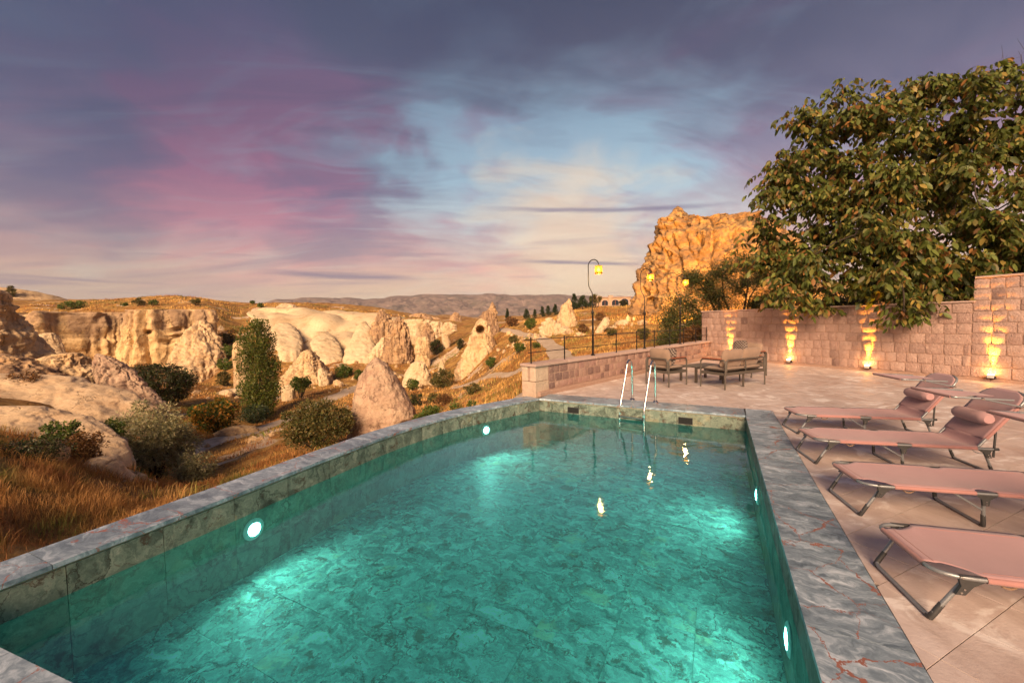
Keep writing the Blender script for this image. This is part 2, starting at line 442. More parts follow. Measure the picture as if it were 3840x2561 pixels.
def mat_rock(name, light, mid, crust, amt=0.5, sc=0.35, bst=0.8, bd=0.25, streak=True, crack=0.6, ztop=None):
    m, t = new_mat(name)
    p = wpos(t)
    n = t.noise(p, sc * 2.0, 9, 0.62, 0.5)
    col = t.mix(t.fr(n, 0.38, 0.64), mid, light)
    pv = t.mapping(p, (1, 1, 0.28)) if streak else p
    k = t.noise(t.vm('ADD', pv, (11, 5, 3)), sc * 1.5, 9, 0.66, 0.8)
    lo = 0.62 - 0.3 * amt
    if ztop: k = t.m('ADD', k, t.fr(t.n('ShaderNodeSeparateXYZ', {'Vector': p}).outputs['Z'], ztop[0], ztop[1], -0.10, 0.13))   # dark varnish grows on the upper rock
    col = t.mix(t.fr(k, lo, lo + 0.13, 0, 0.9), col, crust)
    k2 = t.noise(t.vm('ADD', p, (2, 15, 7)), sc * 7, 6, 0.68)
    col = t.mix(t.fr(k2, 0.54, 0.68, 0, 0.6), col, tuple(c * 0.55 for c in crust[:3]) + (1,))
    col = t.mix(t.fr(k2, 0.44, 0.30, 0, 0.35), col, light)
    k3 = t.noise(t.vm('ADD', p, (8, 3, 21)), sc * 30, 4, 0.7)
    col = t.mix(t.fr(k3, 0.5, 0.72, 0, 0.4), col, tuple(c * 0.5 for c in mid[:3]) + (1,))
    # weathered cracks
    pc = t.vm('ADD', pv, t.vm('SCALE', t.noise(p, sc * 2.5, 4, 0.6, 0, True), scale=0.9 / sc))
    e = t.voro(pc, sc * 1.1, 'DISTANCE_TO_EDGE')
    cm = t.m('MULTIPLY', t.fr(e, 0.0, 0.03, 1.0, 0.0), t.fr(t.noise(t.vm('ADD', p, (3, 3, 9)), sc * 1.2, 3), 0.46, 0.58))
    col = t.mix(t.m('MULTIPLY', cm, crack), col, tuple(c * 0.4 for c in crust[:3]) + (1,))
    h = t.m('ADD', t.noise(p, sc * 4, 9, 0.66), t.m('MULTIPLY', t.voro(p, sc * 6), 0.35))
    h = t.m('SUBTRACT', h, t.m('MULTIPLY', cm, 0.5))
    nrm = t.bump(t.noise(p, sc * 22, 7, 0.72), 0.8, bd * 0.22)
    out(t, pbr(t, col, 0.92, t.bump(h, bst, bd, nrm), spec=0.15))
    return m
def mat_leaf(name, rough=0.5, trans=0.35):
    m, t = new_mat(name)
    c = t.n('ShaderNodeVertexColor', layer_name='Col').outputs['Color']
    a = pbr(t, c, rough, spec=0.35)
    b = t.n('ShaderNodeBsdfTranslucent', {'Color': t.mix(1.0, c, (1.0, 1.05, 0.6, 1), 'MULTIPLY')}).outputs[0]
    mx = t.n('ShaderNodeMixShader', {0: trans, 1: a, 2: b}).outputs[0]
    out(t, mx)
    return m
def mat_terrain():
    m, t = new_mat('dry_grass_ground')
    p = wpos(t)
    big = t.noise(p, 0.09, 6, 0.6, 0.4)
    n = t.noise(p, 0.6, 8, 0.65, 0.4)
    fine = t.noise(t.mapping(p, (1, 1, 2.5)), 5.0, 6, 0.7)
    col = t.ramp(n, [(0.30, (0.19, 0.10, 0.04)), (0.45, (0.38, 0.20, 0.06)), (0.56, (0.55, 0.31, 0.09)), (0.70, (0.64, 0.43, 0.18))])
    col = t.mix(t.fr(big, 0.50, 0.62, 0, 0.6), col, (0.27, 0.12, 0.045, 1))
    col = t.mix(t.fr(t.noise(t.vm('ADD', p, (40, 9, 0)), 0.16, 6, 0.6), 0.58, 0.66, 0, 0.6), col, (0.09, 0.095, 0.025, 1))
    col = t.mix(t.fr(fine, 0.4, 0.75, 0, 0.6), col, (0.10, 0.055, 0.022, 1))
    # bare pale tuff showing through
    br = t.noise(t.vm('ADD', p, (17, 3, 2)), 0.22, 7, 0.66, 0.8)
    col = t.mix(t.fr(br, 0.50, 0.62, 0, 0.6), col, (0.20, 0.10, 0.045, 1))
    tf = t.noise(t.vm('ADD', p, (7, 31, 2)), 0.11, 8, 0.62, 0.6)
    col = t.mix(t.fr(tf, 0.58, 0.62, 0, 0.9), col, (0.66, 0.51, 0.36, 1))
    h = t.m('ADD', t.m('MULTIPLY', n, 1.0), t.m('MULTIPLY', fine, 0.5))
    out(t, pbr(t, col, 0.95, t.bump(h, 0.9, 0.35), spec=0.1))
    return m
def mat_path():
    m, t = new_mat('gravel_path')
    p = wpos(t)
    n = t.noise(p, 1.2, 7, 0.65)
    f = t.noise(p, 14, 5, 0.7)
    col = t.ramp(n, [(0.3, (0.36, 0.26, 0.17)), (0.52, (0.52, 0.40, 0.29)), (0.75, (0.64, 0.51, 0.37))])
    col = t.mix(t.fr(f, 0.5, 0.75, 0, 0.5), col, (0.16, 0.13, 0.11, 1))
    out(t, pbr(t, col, 0.95, t.bump(f, 0.5, 0.05), spec=0.1))
    return m
def mat_water():
    m, t = new_mat('pool_water')
    p = wpos(t)
    h = t.m('ADD', t.noise(p, 2.2, 3, 0.5, 0.4), t.m('MULTIPLY', t.noise(t.mapping(p, (1, 1.5, 1)), 9.0, 3, 0.5), 0.22))
    nrm = t.bump(h, 0.10, 0.05)
    fr = t.n('ShaderNodeFresnel', {'IOR': 1.5, 'Normal': nrm}).outputs[0]
    tr = t.n('ShaderNodeBsdfTransparent', {'Color': (0.24, 1.0, 0.90, 1)}).outputs[0]
    cl = t.n('ShaderNodeBsdfDiffuse', {'Color': (0.13, 0.78, 0.68, 1)}).outputs[0]       # fine particles make the water slightly milky
    body = t.n('ShaderNodeMixShader', {0: 0.09, 1: tr, 2: cl}).outputs[0]
    gl = t.n('ShaderNodeBsdfGlossy', {'Color': (1, 1, 1, 1), 'Roughness': 0.02, 'Normal': nrm}).outputs[0]
    out(t, t.n('ShaderNodeMixShader', {0: fr, 1: body, 2: gl}).outputs[0])
    return m
def emit(name, col, s):
    m, t = new_mat(name)
    n = t.noise(opos(t), 20, 2)
    out(t, t.n('ShaderNodeEmission', {'Color': t.mix(t.fr(n, 0.3, 0.7, 0, 0.15), (*col, 1), (1, 1, 1, 1)), 'Strength': s}).outputs[0])
    return m
def mat_shade():
    m, t = new_mat('amber_glass')
    n = t.noise(opos(t), 25, 3)
    colr = t.mix(n, (1.0, 0.62, 0.16, 1), (1.0, 0.78, 0.34, 1))
    a = t.n('ShaderNodeBsdfTransparent', {'Color': colr}).outputs[0]
    b = t.n('ShaderNodeBsdfTranslucent', {'Color': colr}).outputs[0]
    c = t.n('ShaderNodeBsdfGlossy', {'Roughness': 0.15}).outputs[0]
    mx = t.n('ShaderNodeMixShader', {0: 0.42, 1: a, 2: b}).outputs[0]
    out(t, t.n('ShaderNodeMixShader', {0: 0.05, 1: mx, 2: c}).outputs[0])
    return m
def mat_fabric(name, col, scale=420, var=0.1, rough=0.85):
    m, t = new_mat(name)
    p = opos(t)
    n = t.noise(p, 5, 5, 0.6)
    f = t.noise(p, scale, 2, 0.7)
    c = t.mix(t.fr(n, 0.3, 0.7), tuple(x * (1 - var) for x in col), tuple(x * (1 + var) for x in col))
    c = t.mix(t.fr(f, 0.35, 0.7, 0, 0.4), c, tuple(x * 0.62 for x in col))
    out(t, pbr(t, c, rough, t.bump(t.m('ADD', f, t.m('MULTIPLY', n, 3.0)), 0.35, 0.004), spec=0.2, Sheen_Weight=0.15))
    return m
def mat_pattern():
    m, t = new_mat('lattice_fabric')
    p = opos(t)
    s = t.n('ShaderNodeSeparateXYZ', {'Vector': p})
    u = t.m('MULTIPLY', s.outputs['X'], 40.0); v = t.m('MULTIPLY', s.outputs['Z'], 40.0)
    a = t.m('ABSOLUTE', t.m('SINE', t.m('ADD', u, t.m('MULTIPLY', t.m('SINE', t.m('MULTIPLY', v, 2.0)), 0.45))))
    b = t.m('ABSOLUTE', t.m('SINE', t.m('ADD', v, t.m('MULTIPLY', t.m('SINE', t.m('MULTIPLY', u, 2.0)), 0.45))))
    dgn = t.m('ABSOLUTE', t.m('SINE', t.m('ADD', u, v)))
    dg2 = t.m('ABSOLUTE', t.m('SINE', t.m('SUBTRACT', u, v)))
    ln = t.m('MINIMUM', t.m('MINIMUM', dgn, dg2), t.m('ADD', t.m('MINIMUM', a, b), 0.12))
    c = t.mix(t.fr(ln, 0.10, 0.24), (0.48, 0.40, 0.34, 1), (0.03, 0.013, 0.012, 1))
    out(t, pbr(t, c, 0.85, t.bump(t.noise(p, 300, 2), 0.3, 0.003), spec=0.2))
    return m

M = dict(
    coping=mat_coping(), green=mat_green(), floor=mat_green('lit_green_marble', 3.2), deck=mat_deck(), terrain=mat_terrain(), path=mat_path(), water=mat_water(),  # floor: the same marble as the walls, brighter lighting put into its colour
    wallstone=mat_stone('pink_tuff_block', [(0, (0.37, 0.245, 0.205)), (0.5, (0.43, 0.29, 0.24)), (0.95, (0.48, 0.335, 0.28)), (0.975, (0.26, 0.17, 0.145)), (1, (0.24, 0.155, 0.135))], 1.0, 1.0),
    parapet=mat_stone('mixed_tuff_block', [(0, (0.17, 0.105, 0.095)), (0.3, (0.30, 0.185, 0.15)), (0.6, (0.40, 0.265, 0.21)), (1, (0.34, 0.20, 0.17))], 1.2),
    pier=mat_stone('cream_tuff_block', [(0, (0.50, 0.37, 0.265)), (1, (0.56, 0.42, 0.31))], 1.0),
    cap=mat_stone('capstone', [(0, (0.44, 0.31, 0.26)), (1, (0.52, 0.385, 0.33))], 1.5, 0.35),
    mortar=mat_stone('mortar', [(0, (0.36, 0.235, 0.18)), (1, (0.38, 0.25, 0.19))], 1.6, 0.5),
    grout=simple('grout', (0.34, 0.28, 0.19), 0.9, 0, 60),
    subfloor=simple('joint_sand', (0.20, 0.14, 0.11), 0.95, 0, 40),
    shell=simple('pool_concrete', (0.30, 0.27, 0.24), 0.9, 0, 12),
    black=simple('black_iron', (0.012, 0.011, 0.011), 0.42, 0.3, 90, 0.15),
    dark=simple('slot_shade', (0.008, 0.008, 0.008), 0.9),
    steel=simple('stainless_steel', (0.62, 0.58, 0.54), 0.22, 1.0, 140, 0.05),
    alu=simple('taupe_aluminium', (0.095, 0.08, 0.066), 0.45, 0.25, 120, 0.08),
    tubes=simple('grey_steel_tube', (0.24, 0.25, 0.26), 0.38, 0.45, 100, 0.08),
    plastic=simple('dark_plastic', (0.035, 0.034, 0.034), 0.5, 0, 60, 0.1),
    wood=simple('red_teak', (0.26, 0.07, 0.03), 0.5, 0, 25, 0.3, 0.35),
    cushion=mat_fabric('taupe_cushion', (0.27, 0.185, 0.135)),
    sling=mat_fabric('dusty_pink_sling', (0.41, 0.245, 0.25), 520, 0.05),
    sleeve=mat_fabric('sling_hem', (0.38, 0.19, 0.175), 520, 0.05),
    strap=mat_fabric('webbing', (0.22, 0.14, 0.09), 300),
    pattern=mat_pattern(), shade=mat_shade(),
    bulb=emit('lamp_bulb', (1.0, 0.72, 0.30), 30.0), floodlens=emit('flood_lens', (1.0, 0.66, 0.24), 40.0), poollens=emit('pool_lens', (0.86, 1.0, 0.94), 30.0),
    tuff=mat_rock('cream_tuff', (0.680, 0.495, 0.290), (0.580, 0.388, 0.202), (0.320, 0.199, 0.113), 0.40),
    white=mat_rock('pale_tuff', (0.660, 0.514, 0.328), (0.580, 0.427, 0.252), (0.420, 0.281, 0.151), 0.30, 0.16, 0.45, 0.4),
    crust=mat_rock('crusted_tuff', (0.560, 0.378, 0.210), (0.460, 0.281, 0.143), (0.240, 0.150, 0.097), 0.62),
    castle=mat_rock('ochre_tuff', (0.500, 0.310, 0.126), (0.360, 0.209, 0.084), (0.190, 0.121, 0.071), 0.66, 0.20, 0.9, 0.5, False),
    boulder=mat_rock('pink_tuff', (0.520, 0.373, 0.252), (0.440, 0.291, 0.197), (0.270, 0.160, 0.113), 0.36, 0.9, 0.8, 0.10),
    cream=mat_rock('smooth_tuff', (0.700, 0.514, 0.319), (0.620, 0.427, 0.248), (0.460, 0.281, 0.151), 0.30, 0.40, 0.45, 0.14),
    crustc=mat_rock('cliff_tuff', (0.740, 0.524, 0.269), (0.640, 0.427, 0.202), (0.330, 0.218, 0.139), 0.40, 0.14, 0.8, 0.5, True, 0.6, (-3.0, 4.5)),
    whitesm=mat_rock('smooth_white_tuff', (0.660, 0.514, 0.323), (0.600, 0.446, 0.265), (0.440, 0.301, 0.164), 0.22, 0.07, 0.14, 0.12, True, 0.25),
    mesa=mat_rock('far_scrub', (0.34, 0.25, 0.20), (0.22, 0.16, 0.13), (0.15, 0.13, 0.10), 0.5, 0.004, 0.9, 25.0, False),
    bark=simple('bark', (0.045, 0.03, 0.02), 0.9, 0, 30, 0.6, 0.3),
    leaf=mat_leaf('leaf'), grass=mat_leaf('dry_blade', 0.7, 0.3),
    house=mat_stone('house_stone', [(0, (0.46, 0.30, 0.18)), (1, (0.48, 0.32, 0.2))], 0.4, 0.4),
    glass=simple('dark_window', (0.03, 0.035, 0.045), 0.12, 0.0),
)
# ------------------------------------------------------------------ terrain (valley, slopes, plateau) through known ground points
# (pixel x, pixel y, distance ahead in metres)
GP = [
 # near slope left of the pool
 (-150, 1330, 4.5), (0, 1290, 5.2), (150, 1240, 6.5), (300, 1180, 8), (-200, 1150, 6), (0, 1075, 8.5), (110, 1080, 9.5), (200, 1105, 10.5), (-250, 1010, 8.5), (420, 1140, 12), (330, 1140, 11),
 (0, 1010, 13), (300, 1080, 16), (-300, 930, 14), (0, 940, 20), (200, 1000, 19), (-250, 860, 22), (0, 880, 27), (330, 985, 27), (420, 1125, 17), (520, 1105, 16), (620, 1075, 15),
 # valley floor and path
 (330, 1100, 22), (440, 1035, 33), (430, 980, 38), (520, 1010, 35), (560, 1000, 37), (560, 1050, 26), (650, 1050, 22), (600, 962, 50), (700, 940, 50), (480, 945, 48), (380, 950, 46), (300, 960, 36),
 (820, 890, 68), (760, 960, 38), (820, 1000, 27), (880, 1010, 25), (960, 985, 24), (760, 1060, 15), (900, 1010, 17), (1000, 975, 16), (1100, 945, 14), (1180, 925, 12),
 (420, 880, 75), (330, 860, 88), (200, 850, 95), (60, 830, 100), (-150, 820, 90), (520, 860, 85), (640, 880, 78), (560, 905, 66), (690, 872, 76), (740, 862, 88), (830, 840, 92), (850, 860, 80),
 (960, 872, 74), (1000, 935, 40), (1080, 905, 34), (1150, 900, 27), (1190, 872, 24), (1060, 868, 60), (1000, 850, 80), (1010, 890, 55), (1100, 868, 46), (1190, 850, 36), (930, 900, 52),
 # right slope and road shelf
 (1310, 862, 17), (1290, 830, 25), (1270, 797, 40), (1205, 772, 60), (1150, 757, 76), (1240, 850, 21), (1210, 815, 36), (1180, 800, 46), (1150, 780, 62), (1330, 800, 33), (1400, 790, 30), (1480, 790, 27), (1560, 790, 25),
 (1250, 750, 62), (1300, 735, 66), (1350, 718, 72), (1400, 707, 90), (1450, 708, 92), (1340, 707, 108), (1420, 735, 58), (1470, 720, 60), (1520, 740, 50), (1650, 760, 30), (1750, 750, 30), (1900, 760, 26), (2200, 770, 24), (2351, 770, 24),
 (1460, 700, 95), (1220, 738, 105), (1120, 752, 110), (1060, 758, 120),
 (100, 838, 99), (200, 834, 100), (280, 832, 100), (340, 852, 97), (430, 862, 96), (30, 836, 99), (480, 868, 92), (640, 838, 96), (760, 828, 100), (840, 830, 98), (700, 830, 98),
 # ridge, plateau, far ground
 (330, 715, 128), (460, 716, 124), (200, 722, 126), (90, 724, 122), (560, 718, 150), (520, 800, 104), (560, 760, 122), (450, 732, 124), (300, 735, 124), (150, 738, 124), (60, 738, 121),
 (320, 689, 185), (450, 687, 180), (200, 693, 175), (80, 693, 160), (560, 698, 200), (-100, 690, 160), (0, 700, 140), (-300, 690, 130),
 (620, 712, 150), (700, 715, 158), (800, 728, 160), (900, 735, 160), (1000, 744, 160), (750, 775, 134), (680, 765, 134), (820, 790, 128), (900, 800, 122), (600, 740, 122), (620, 770, 108), (640, 800, 102),
 (700, 708, 260), (900, 722, 300), (1040, 737, 300), (1200, 727, 300), (1400, 706, 160), (300, 689, 300), (0, 700, 300), (-300, 700, 300),
 (700, 712, 700), (1000, 726, 700), (1300, 718, 700), (300, 715, 700), (1000, 738, 1500), (1300, 732, 1500), (600, 735, 1500), (100, 745, 1500), (1000, 741, 3000), (1300, 734, 3000), (500, 745, 3000), (0, 755, 3000),
]
_cx, _ce = [], []
def lp(X, Y):
    d = np.hypot(X, Y); v = np.log1p(d / 3.0)
    return np.stack([X / (d + 1e-9) * v, Y / (d + 1e-9) * v], -1)
for (x, y, dd) in GP:
    q = at(x, y, dd)
    _cx.append(lp(q[0], q[1])); _ce.append((q[2] - 1.7) / np.hypot(q[0], q[1]))
for azd in list(range(75, 286, 15)):
    for dd, zz in ((4, -1.5), (12, -1.2), (40, 0.0), (150, 3), (800, 10), (4000, 30)):
        a = R(azd)
        if azd < 90 and dd < 14: continue
        _cx.append(lp(np.array(math.sin(a) * dd), np.array(math.cos(a) * dd))); _ce.append((zz - 1.7) / dd)
_cx = np.array(_cx); _ce = np.array(_ce)
def _k(r): return np.where(r < 1e-9, 0, r * r * np.log(r + 1e-12))
_n = len(_cx)
_A = np.zeros((_n + 3, _n + 3))
_A[:_n, :_n] = _k(np.linalg.norm(_cx[:, None] - _cx[None], axis=2)) + np.eye(_n) * 0.004
_A[:_n, _n] = 1; _A[:_n, _n + 1:] = _cx; _A[_n, :_n] = 1; _A[_n + 1:, :_n] = _cx.T
_sol = np.linalg.solve(_A, np.concatenate([_ce, np.zeros(3)]))
TERR = [(-4.3, 2.0), (-3.3, 4.3), (-2.3, 6.6), (-1.0, 8.3), (0.1, 9.5), (8.2, 17.9), (9.2, 17.9), (16, 3.2), (12, -6), (-5, -6)]     # terrace footprint
def inside(X, Y, poly):
    r = np.zeros(X.shape, bool); n = len(poly)
    for i in range(n):
        x0, y0 = poly[i]; x1, y1 = poly[(i + 1) % n]
        c = ((y0 > Y) != (y1 > Y)) & (X < (x1 - x0) * (Y - y0) / (y1 - y0 + 1e-12) + x0)
        r ^= c
    return r
def seg_dist(X, Y, pts):
    best = np.full(X.shape, 1e9)
    for (x0, y0), (x1, y1) in zip(pts[:-1], pts[1:]):
        dx, dy = x1 - x0, y1 - y0
        tt = np.clip(((X - x0) * dx + (Y - y0) * dy) / (dx * dx + dy * dy), 0, 1)
        best = np.minimum(best, np.hypot(X - x0 - tt * dx, Y - y0 - tt * dy))
    return best
def smooth_e(X, Y):
    q = lp(X.ravel(), Y.ravel()); o = np.zeros(len(q))
    for s in range(0, len(q), 20000):
        b = q[s:s + 20000]
        o[s:s + 20000] = _k(np.linalg.norm(b[:, None] - _cx[None], axis=2)) @ _sol[:_n] + _sol[_n] + b @ _sol[_n + 1:]
    return o.reshape(X.shape)
def zbase(X, Y):
    return 1.7 + smooth_e(X, Y) * np.hypot(X, Y)
# paths as centre lines on the ground
def gp(x, y, dd):
    q = at(x, y, dd); return (q[0], q[1])
PATHS = [
 ('valley_path', [gp(360, 1085, 27), gp(440, 1035, 33), gp(560, 1000, 38), (gp(640, 968, 44)), gp(720, 935, 51), gp(790, 902, 62), gp(830, 886, 70), gp(900, 877, 76)], 1.55),
 ('hillside_road', [gp(1120, 752, 92), gp(1150, 757, 76), gp(1205, 770, 60), gp(1262, 792, 42), gp(1290, 826, 26), gp(1285, 880, 17), gp(1240, 960, 12.5)], 0.85),
 ('foot_path', [gp(1040, 868, 52), gp(1100, 862, 44), gp(1160, 855, 37), gp(1200, 846, 33), gp(1255, 838, 27)], 0.45),
]
def resample(pts, step):
    pts = np.array(pts, float); o = []
    n = len(pts)
    for i in range(n - 1):
        p0, p1, p2, p3 = pts[max(i - 1, 0)], pts[i], pts[i + 1], pts[min(i + 2, n - 1)]
        k = max(2, int(np.linalg.norm(p2 - p1) / step))
        for j in range(k):
            t = j / k
            o.append(0.5 * ((2 * p1) + (-p0 + p2) * t + (2 * p0 - 5 * p1 + 4 * p2 - p3) * t * t + (-p0 + 3 * p1 - 3 * p2 + p3) * t ** 3))
    o.append(pts[-1])
    return np.array(o)
PATHC = [(nm, resample(pts, 1.0), hw) for nm, pts, hw in PATHS]
def zground(X, Y):
    X = np.asarray(X, float); Y = np.asarray(Y, float)
    z = zbase(X, Y); d = np.hypot(X, Y)
    p3 = np.stack([X.ravel(), Y.ravel(), np.zeros(X.size)], -1)
    nz = fbm(p3 * 0.35, 4, 0.5).reshape(X.shape) * 0.22 + fbm(p3 * 0.06 + 5, 4, 0.5).reshape(X.shape) * 0.9 * np.clip((d - 25) / 60, 0, 1)
    nz = nz + fbm(p3 * 0.012 + 9, 4, 0.5).reshape(X.shape) * 6 * np.clip((d - 200) / 400, 0, 1)
    flat = np.ones(X.shape)
    for nm, c, hw in PATHC:
        dd = seg_dist(X, Y, [tuple(q) for q in c[::2]] + [tuple(c[-1])])
        flat = np.minimum(flat, np.clip((dd - hw) / (hw * 1.5), 0, 1))
    z = z + nz * np.clip(d / 14, 0.25, 1) * (0.1 + 0.9 * flat)
    return z
def zterrain(X, Y):
    X = np.asarray(X, float); Y = np.asarray(Y, float)
    z = zground(X, Y)
    ins = inside(X, Y, TERR)
    return np.where(ins, np.minimum(z, -1.75), z)
def make_terrain():
    az = np.concatenate([np.arange(-62, 62, 0.28), np.arange(62, 298, 4.0)])
    rad = np.concatenate([[0.6], np.geomspace(2.2, 400, 300), np.geomspace(420, 6500, 46)])
    A, D = np.meshgrid(np.radians(az), rad, indexing='ij')
    X, Y = np.sin(A) * D, np.cos(A) * D
    Z = zterrain(X, Y)
    na, nr = A.shape
    V = np.stack([X, Y, Z], -1).reshape(-1, 3)
    i = np.arange(na)[:, None]; j = np.arange(nr - 1)[None]
    i2 = (i + 1) % na
    F = np.stack([i * nr + j, i * nr + j + 1, i2 * nr + j + 1, i2 * nr + j], -1).reshape(-1, 4)
    o = raw('ground', V, F, M['terrain'], None, True)
    tag(o, 'dry tawny grass ground falling to the valley and rising to the plateau', 'ground', kind='structure')
make_terrain()
for nm, c, hw in PATHC:
    tg = np.gradient(c, axis=0); tg /= np.linalg.norm(tg, axis=1)[:, None]
    nn = np.stack([-tg[:, 1], tg[:, 0]], -1)
    V = []
    for k, o in enumerate((-1, -0.5, 0, 0.5, 1)):
        wob = hw * (1 + 0.12 * np.sin(np.arange(len(c)) * 0.9 + k) * abs(o))
        q = c + nn * (o * wob)[:, None] if hasattr(wob, '__len__') else c
        zz = np.maximum(zbase(q[:, 0], q[:, 1]), zterrain(q[:, 0], q[:, 1])) + 0.06 - 0.05 * abs(o)
        V.append(np.column_stack([q, zz]))
    V = np.array(V); m = len(c)
    F = np.array([(a * m + b, (a + 1) * m + b, (a + 1) * m + b + 1, a * m + b + 1) for a in range(4) for b in range(m - 1)])
    lab = {'valley_path': 'pale gravel path winding along the valley floor', 'hillside_road': 'grey dirt road climbing past the terrace wall', 'foot_path': 'narrow trodden path below the rock with a hollow'}[nm]
    tag(raw(nm, V.reshape(-1, 3), F, M['path'], None, True), lab, 'path', kind='structure')

# far table mountains
def make_mesa(name, label, d0, x0, x1, prof, seed):
    xs = np.linspace(x0, x1, 420); ts = np.linspace(0, 1, 60)
    ang = np.array([math.atan2(*(at(x, 740, 1.0)[:2])) for x in xs])
    px = np.array([p[0] for p in prof]); py = np.array([p[1] for p in prof])
    top = np.array([at(x, np.interp(x, px, py), d0)[2] for x in xs])
    top = top + fbm(np.stack([xs * 0.02, xs * 0 + seed, xs * 0], -1), 5) * 14
    V = np.zeros((len(xs), len(ts) + 1, 3))
    for j, t in enumerate(ts):
        dist = d0 - (1 - t) * 1300
        hgt = np.where(t > 0.86, 0.86 + (t - 0.86) * 1.0, 0.10 + 0.76 * (max(t - 0.1, 0) / 0.76) ** 1.15)
        X, Y = np.sin(ang) * dist, np.cos(ang) * dist
        p3 = np.stack([X, Y, X * 0], -1)
        rid = fbm(p3 * 0.004 + seed, 5, 0.55, True) * 48 * math.sin(math.pi * min(t, 0.999)) ** 0.7
        V[:, j] = np.stack([X, Y, -40 + (top + 40) * hgt + rid * (1 - max(0, (t - 0.85) / 0.15))], -1)
    V[:, -1] = V[:, -2] + np.stack([np.sin(ang) * 900, np.cos(ang) * 900, ang * 0 + 5], -1)
    nx, ny = V.shape[:2]
    i = np.arange(nx - 1)[:, None]; j = np.arange(ny - 1)[None]
    F = np.stack([i * ny + j, (i + 1) * ny + j, (i + 1) * ny + j + 1, i * ny + j + 1], -1).reshape(-1, 4)
    tag(raw(name, V.reshape(-1, 3), F, M['mesa'], None, True), label, 'hill', kind='structure')
make_mesa('table_mountain', 'long flat-topped mountain on the horizon', 4200, 350, 2100,
          [(350, 740), (560, 712), (640, 696), (720, 690), (800, 689), (850, 691), (900, 683), (1000, 678), (1100, 676), (1200, 677), (1300, 678), (1380, 682), (1480, 684), (1700, 684), (2100, 690)], 3.1)

# ------------------------------------------------------------------ pool
LEFT = resample([(-3.60, 2.35), (-3.22, 3.2), (-2.86, 4.0), (-2.50, 4.85), (-2.2, 5.5), (-1.90, 6.12), (-1.50, 6.76), (-1.03, 7.36), (-0.5, 7.87), (0.58, 8.79)], 0.09)
FL, FR = np.array([0.58, 8.79]), np.array([4.05, 6.88])
NR, NL = np.array([0.90, 0.76]), np.array([-3.60, 2.35])
uR = (FR - NR) / np.linalg.norm(FR - NR); nR = np.array([uR[1], -uR[0]])
uF = (FR - FL) / np.linalg.norm(FR - FL); nF = np.array([-uF[1], uF[0]])
uN = (NR - NL) / np.linalg.norm(NR - NL); nN = np.array([uN[1], -uN[0]])
WATER_Z, FLOOR_Z = -0.27, -0.90
pool = thing('swimming_pool', 'teal swimming pool lined with green marble and edged in grey marble', 'pool', (1.0, 5.0, FLOOR_Z))
def P(o, v, f, name, m, parent=None):
    v = [(a - 1.0, b - 5.0, c - FLOOR_Z) for a, b, c in v]
    return raw(name, v, f, m, parent or pool)
def band(pts, off, z0, z1, name, m):
    """slab between a plan polyline and its offset polyline"""
    n = len(pts)
    V = [(x, y, z0) for x, y in pts] + [(x, y, z0) for x, y in off] + [(x, y, z1) for x, y in pts] + [(x, y, z1) for x, y in off]
    F = []
    for i in range(n - 1):
        F += [(2 * n + i, 2 * n + i + 1, 3 * n + i + 1, 3 * n + i), (i, n + i, n + i + 1, i + 1), (i, i + 1, 2 * n + i + 1, 2 * n + i), (n + i + 1, n + i, 3 * n + i, 3 * n + i + 1)]
    F += [(0, 2 * n, 3 * n, n), (n - 1, 2 * n - 1, 4 * n - 1, 3 * n - 1)]
    return P(None, V, F, name, m)
def polyline_pieces(pts, step, gap):
    s = np.concatenate([[0], np.cumsum(np.linalg.norm(np.diff(pts, axis=0), axis=1))])
    L = s[-1]; k = max(1, round(L / step)); o = []
    for i in range(k):
        a, b = L * i / k + gap / 2, L * (i + 1) / k - gap / 2
        inner = [q for q, ss in zip(pts, s) if a + 0.02 < ss < b - 0.02]
        f = lambda v: np.array([np.interp(v, s, pts[:, 0]), np.interp(v, s, pts[:, 1])])
        o.append(np.array([f(a)] + list(inner) + [f(b)]))
    return o
def normals(pts):
    t = np.gradient(pts, axis=0); t /= np.linalg.norm(t, axis=1)[:, None]
    return np.stack([-t[:, 1], t[:, 0]], -1)
lw = 0.40
nL = normals(LEFT)
EDGES = [('left', LEFT, nL), ('far', np.array([FL + uF * k / 20 * np.linalg.norm(FR - FL) for k in range(21)]), None), ('right', np.array([NR + uR * k / 30 * np.linalg.norm(FR - NR) for k in range(31)]), None), ('near', np.array([NL + uN * k / 20 * np.linalg.norm(NR - NL) for k in range(21)]), None)]
def outward(nm, pts):
    if nm == 'left':
        i = [int(np.argmin(np.hypot(LEFT[:, 0] - q[0], LEFT[:, 1] - q[1]))) for q in pts]
        return nL[i]
    return np.array([{'far': nF, 'right': nR, 'near': nN}[nm]] * len(pts))
CW = {'left': 0.40, 'far': 0.60, 'right': 0.44, 'near': 0.45}
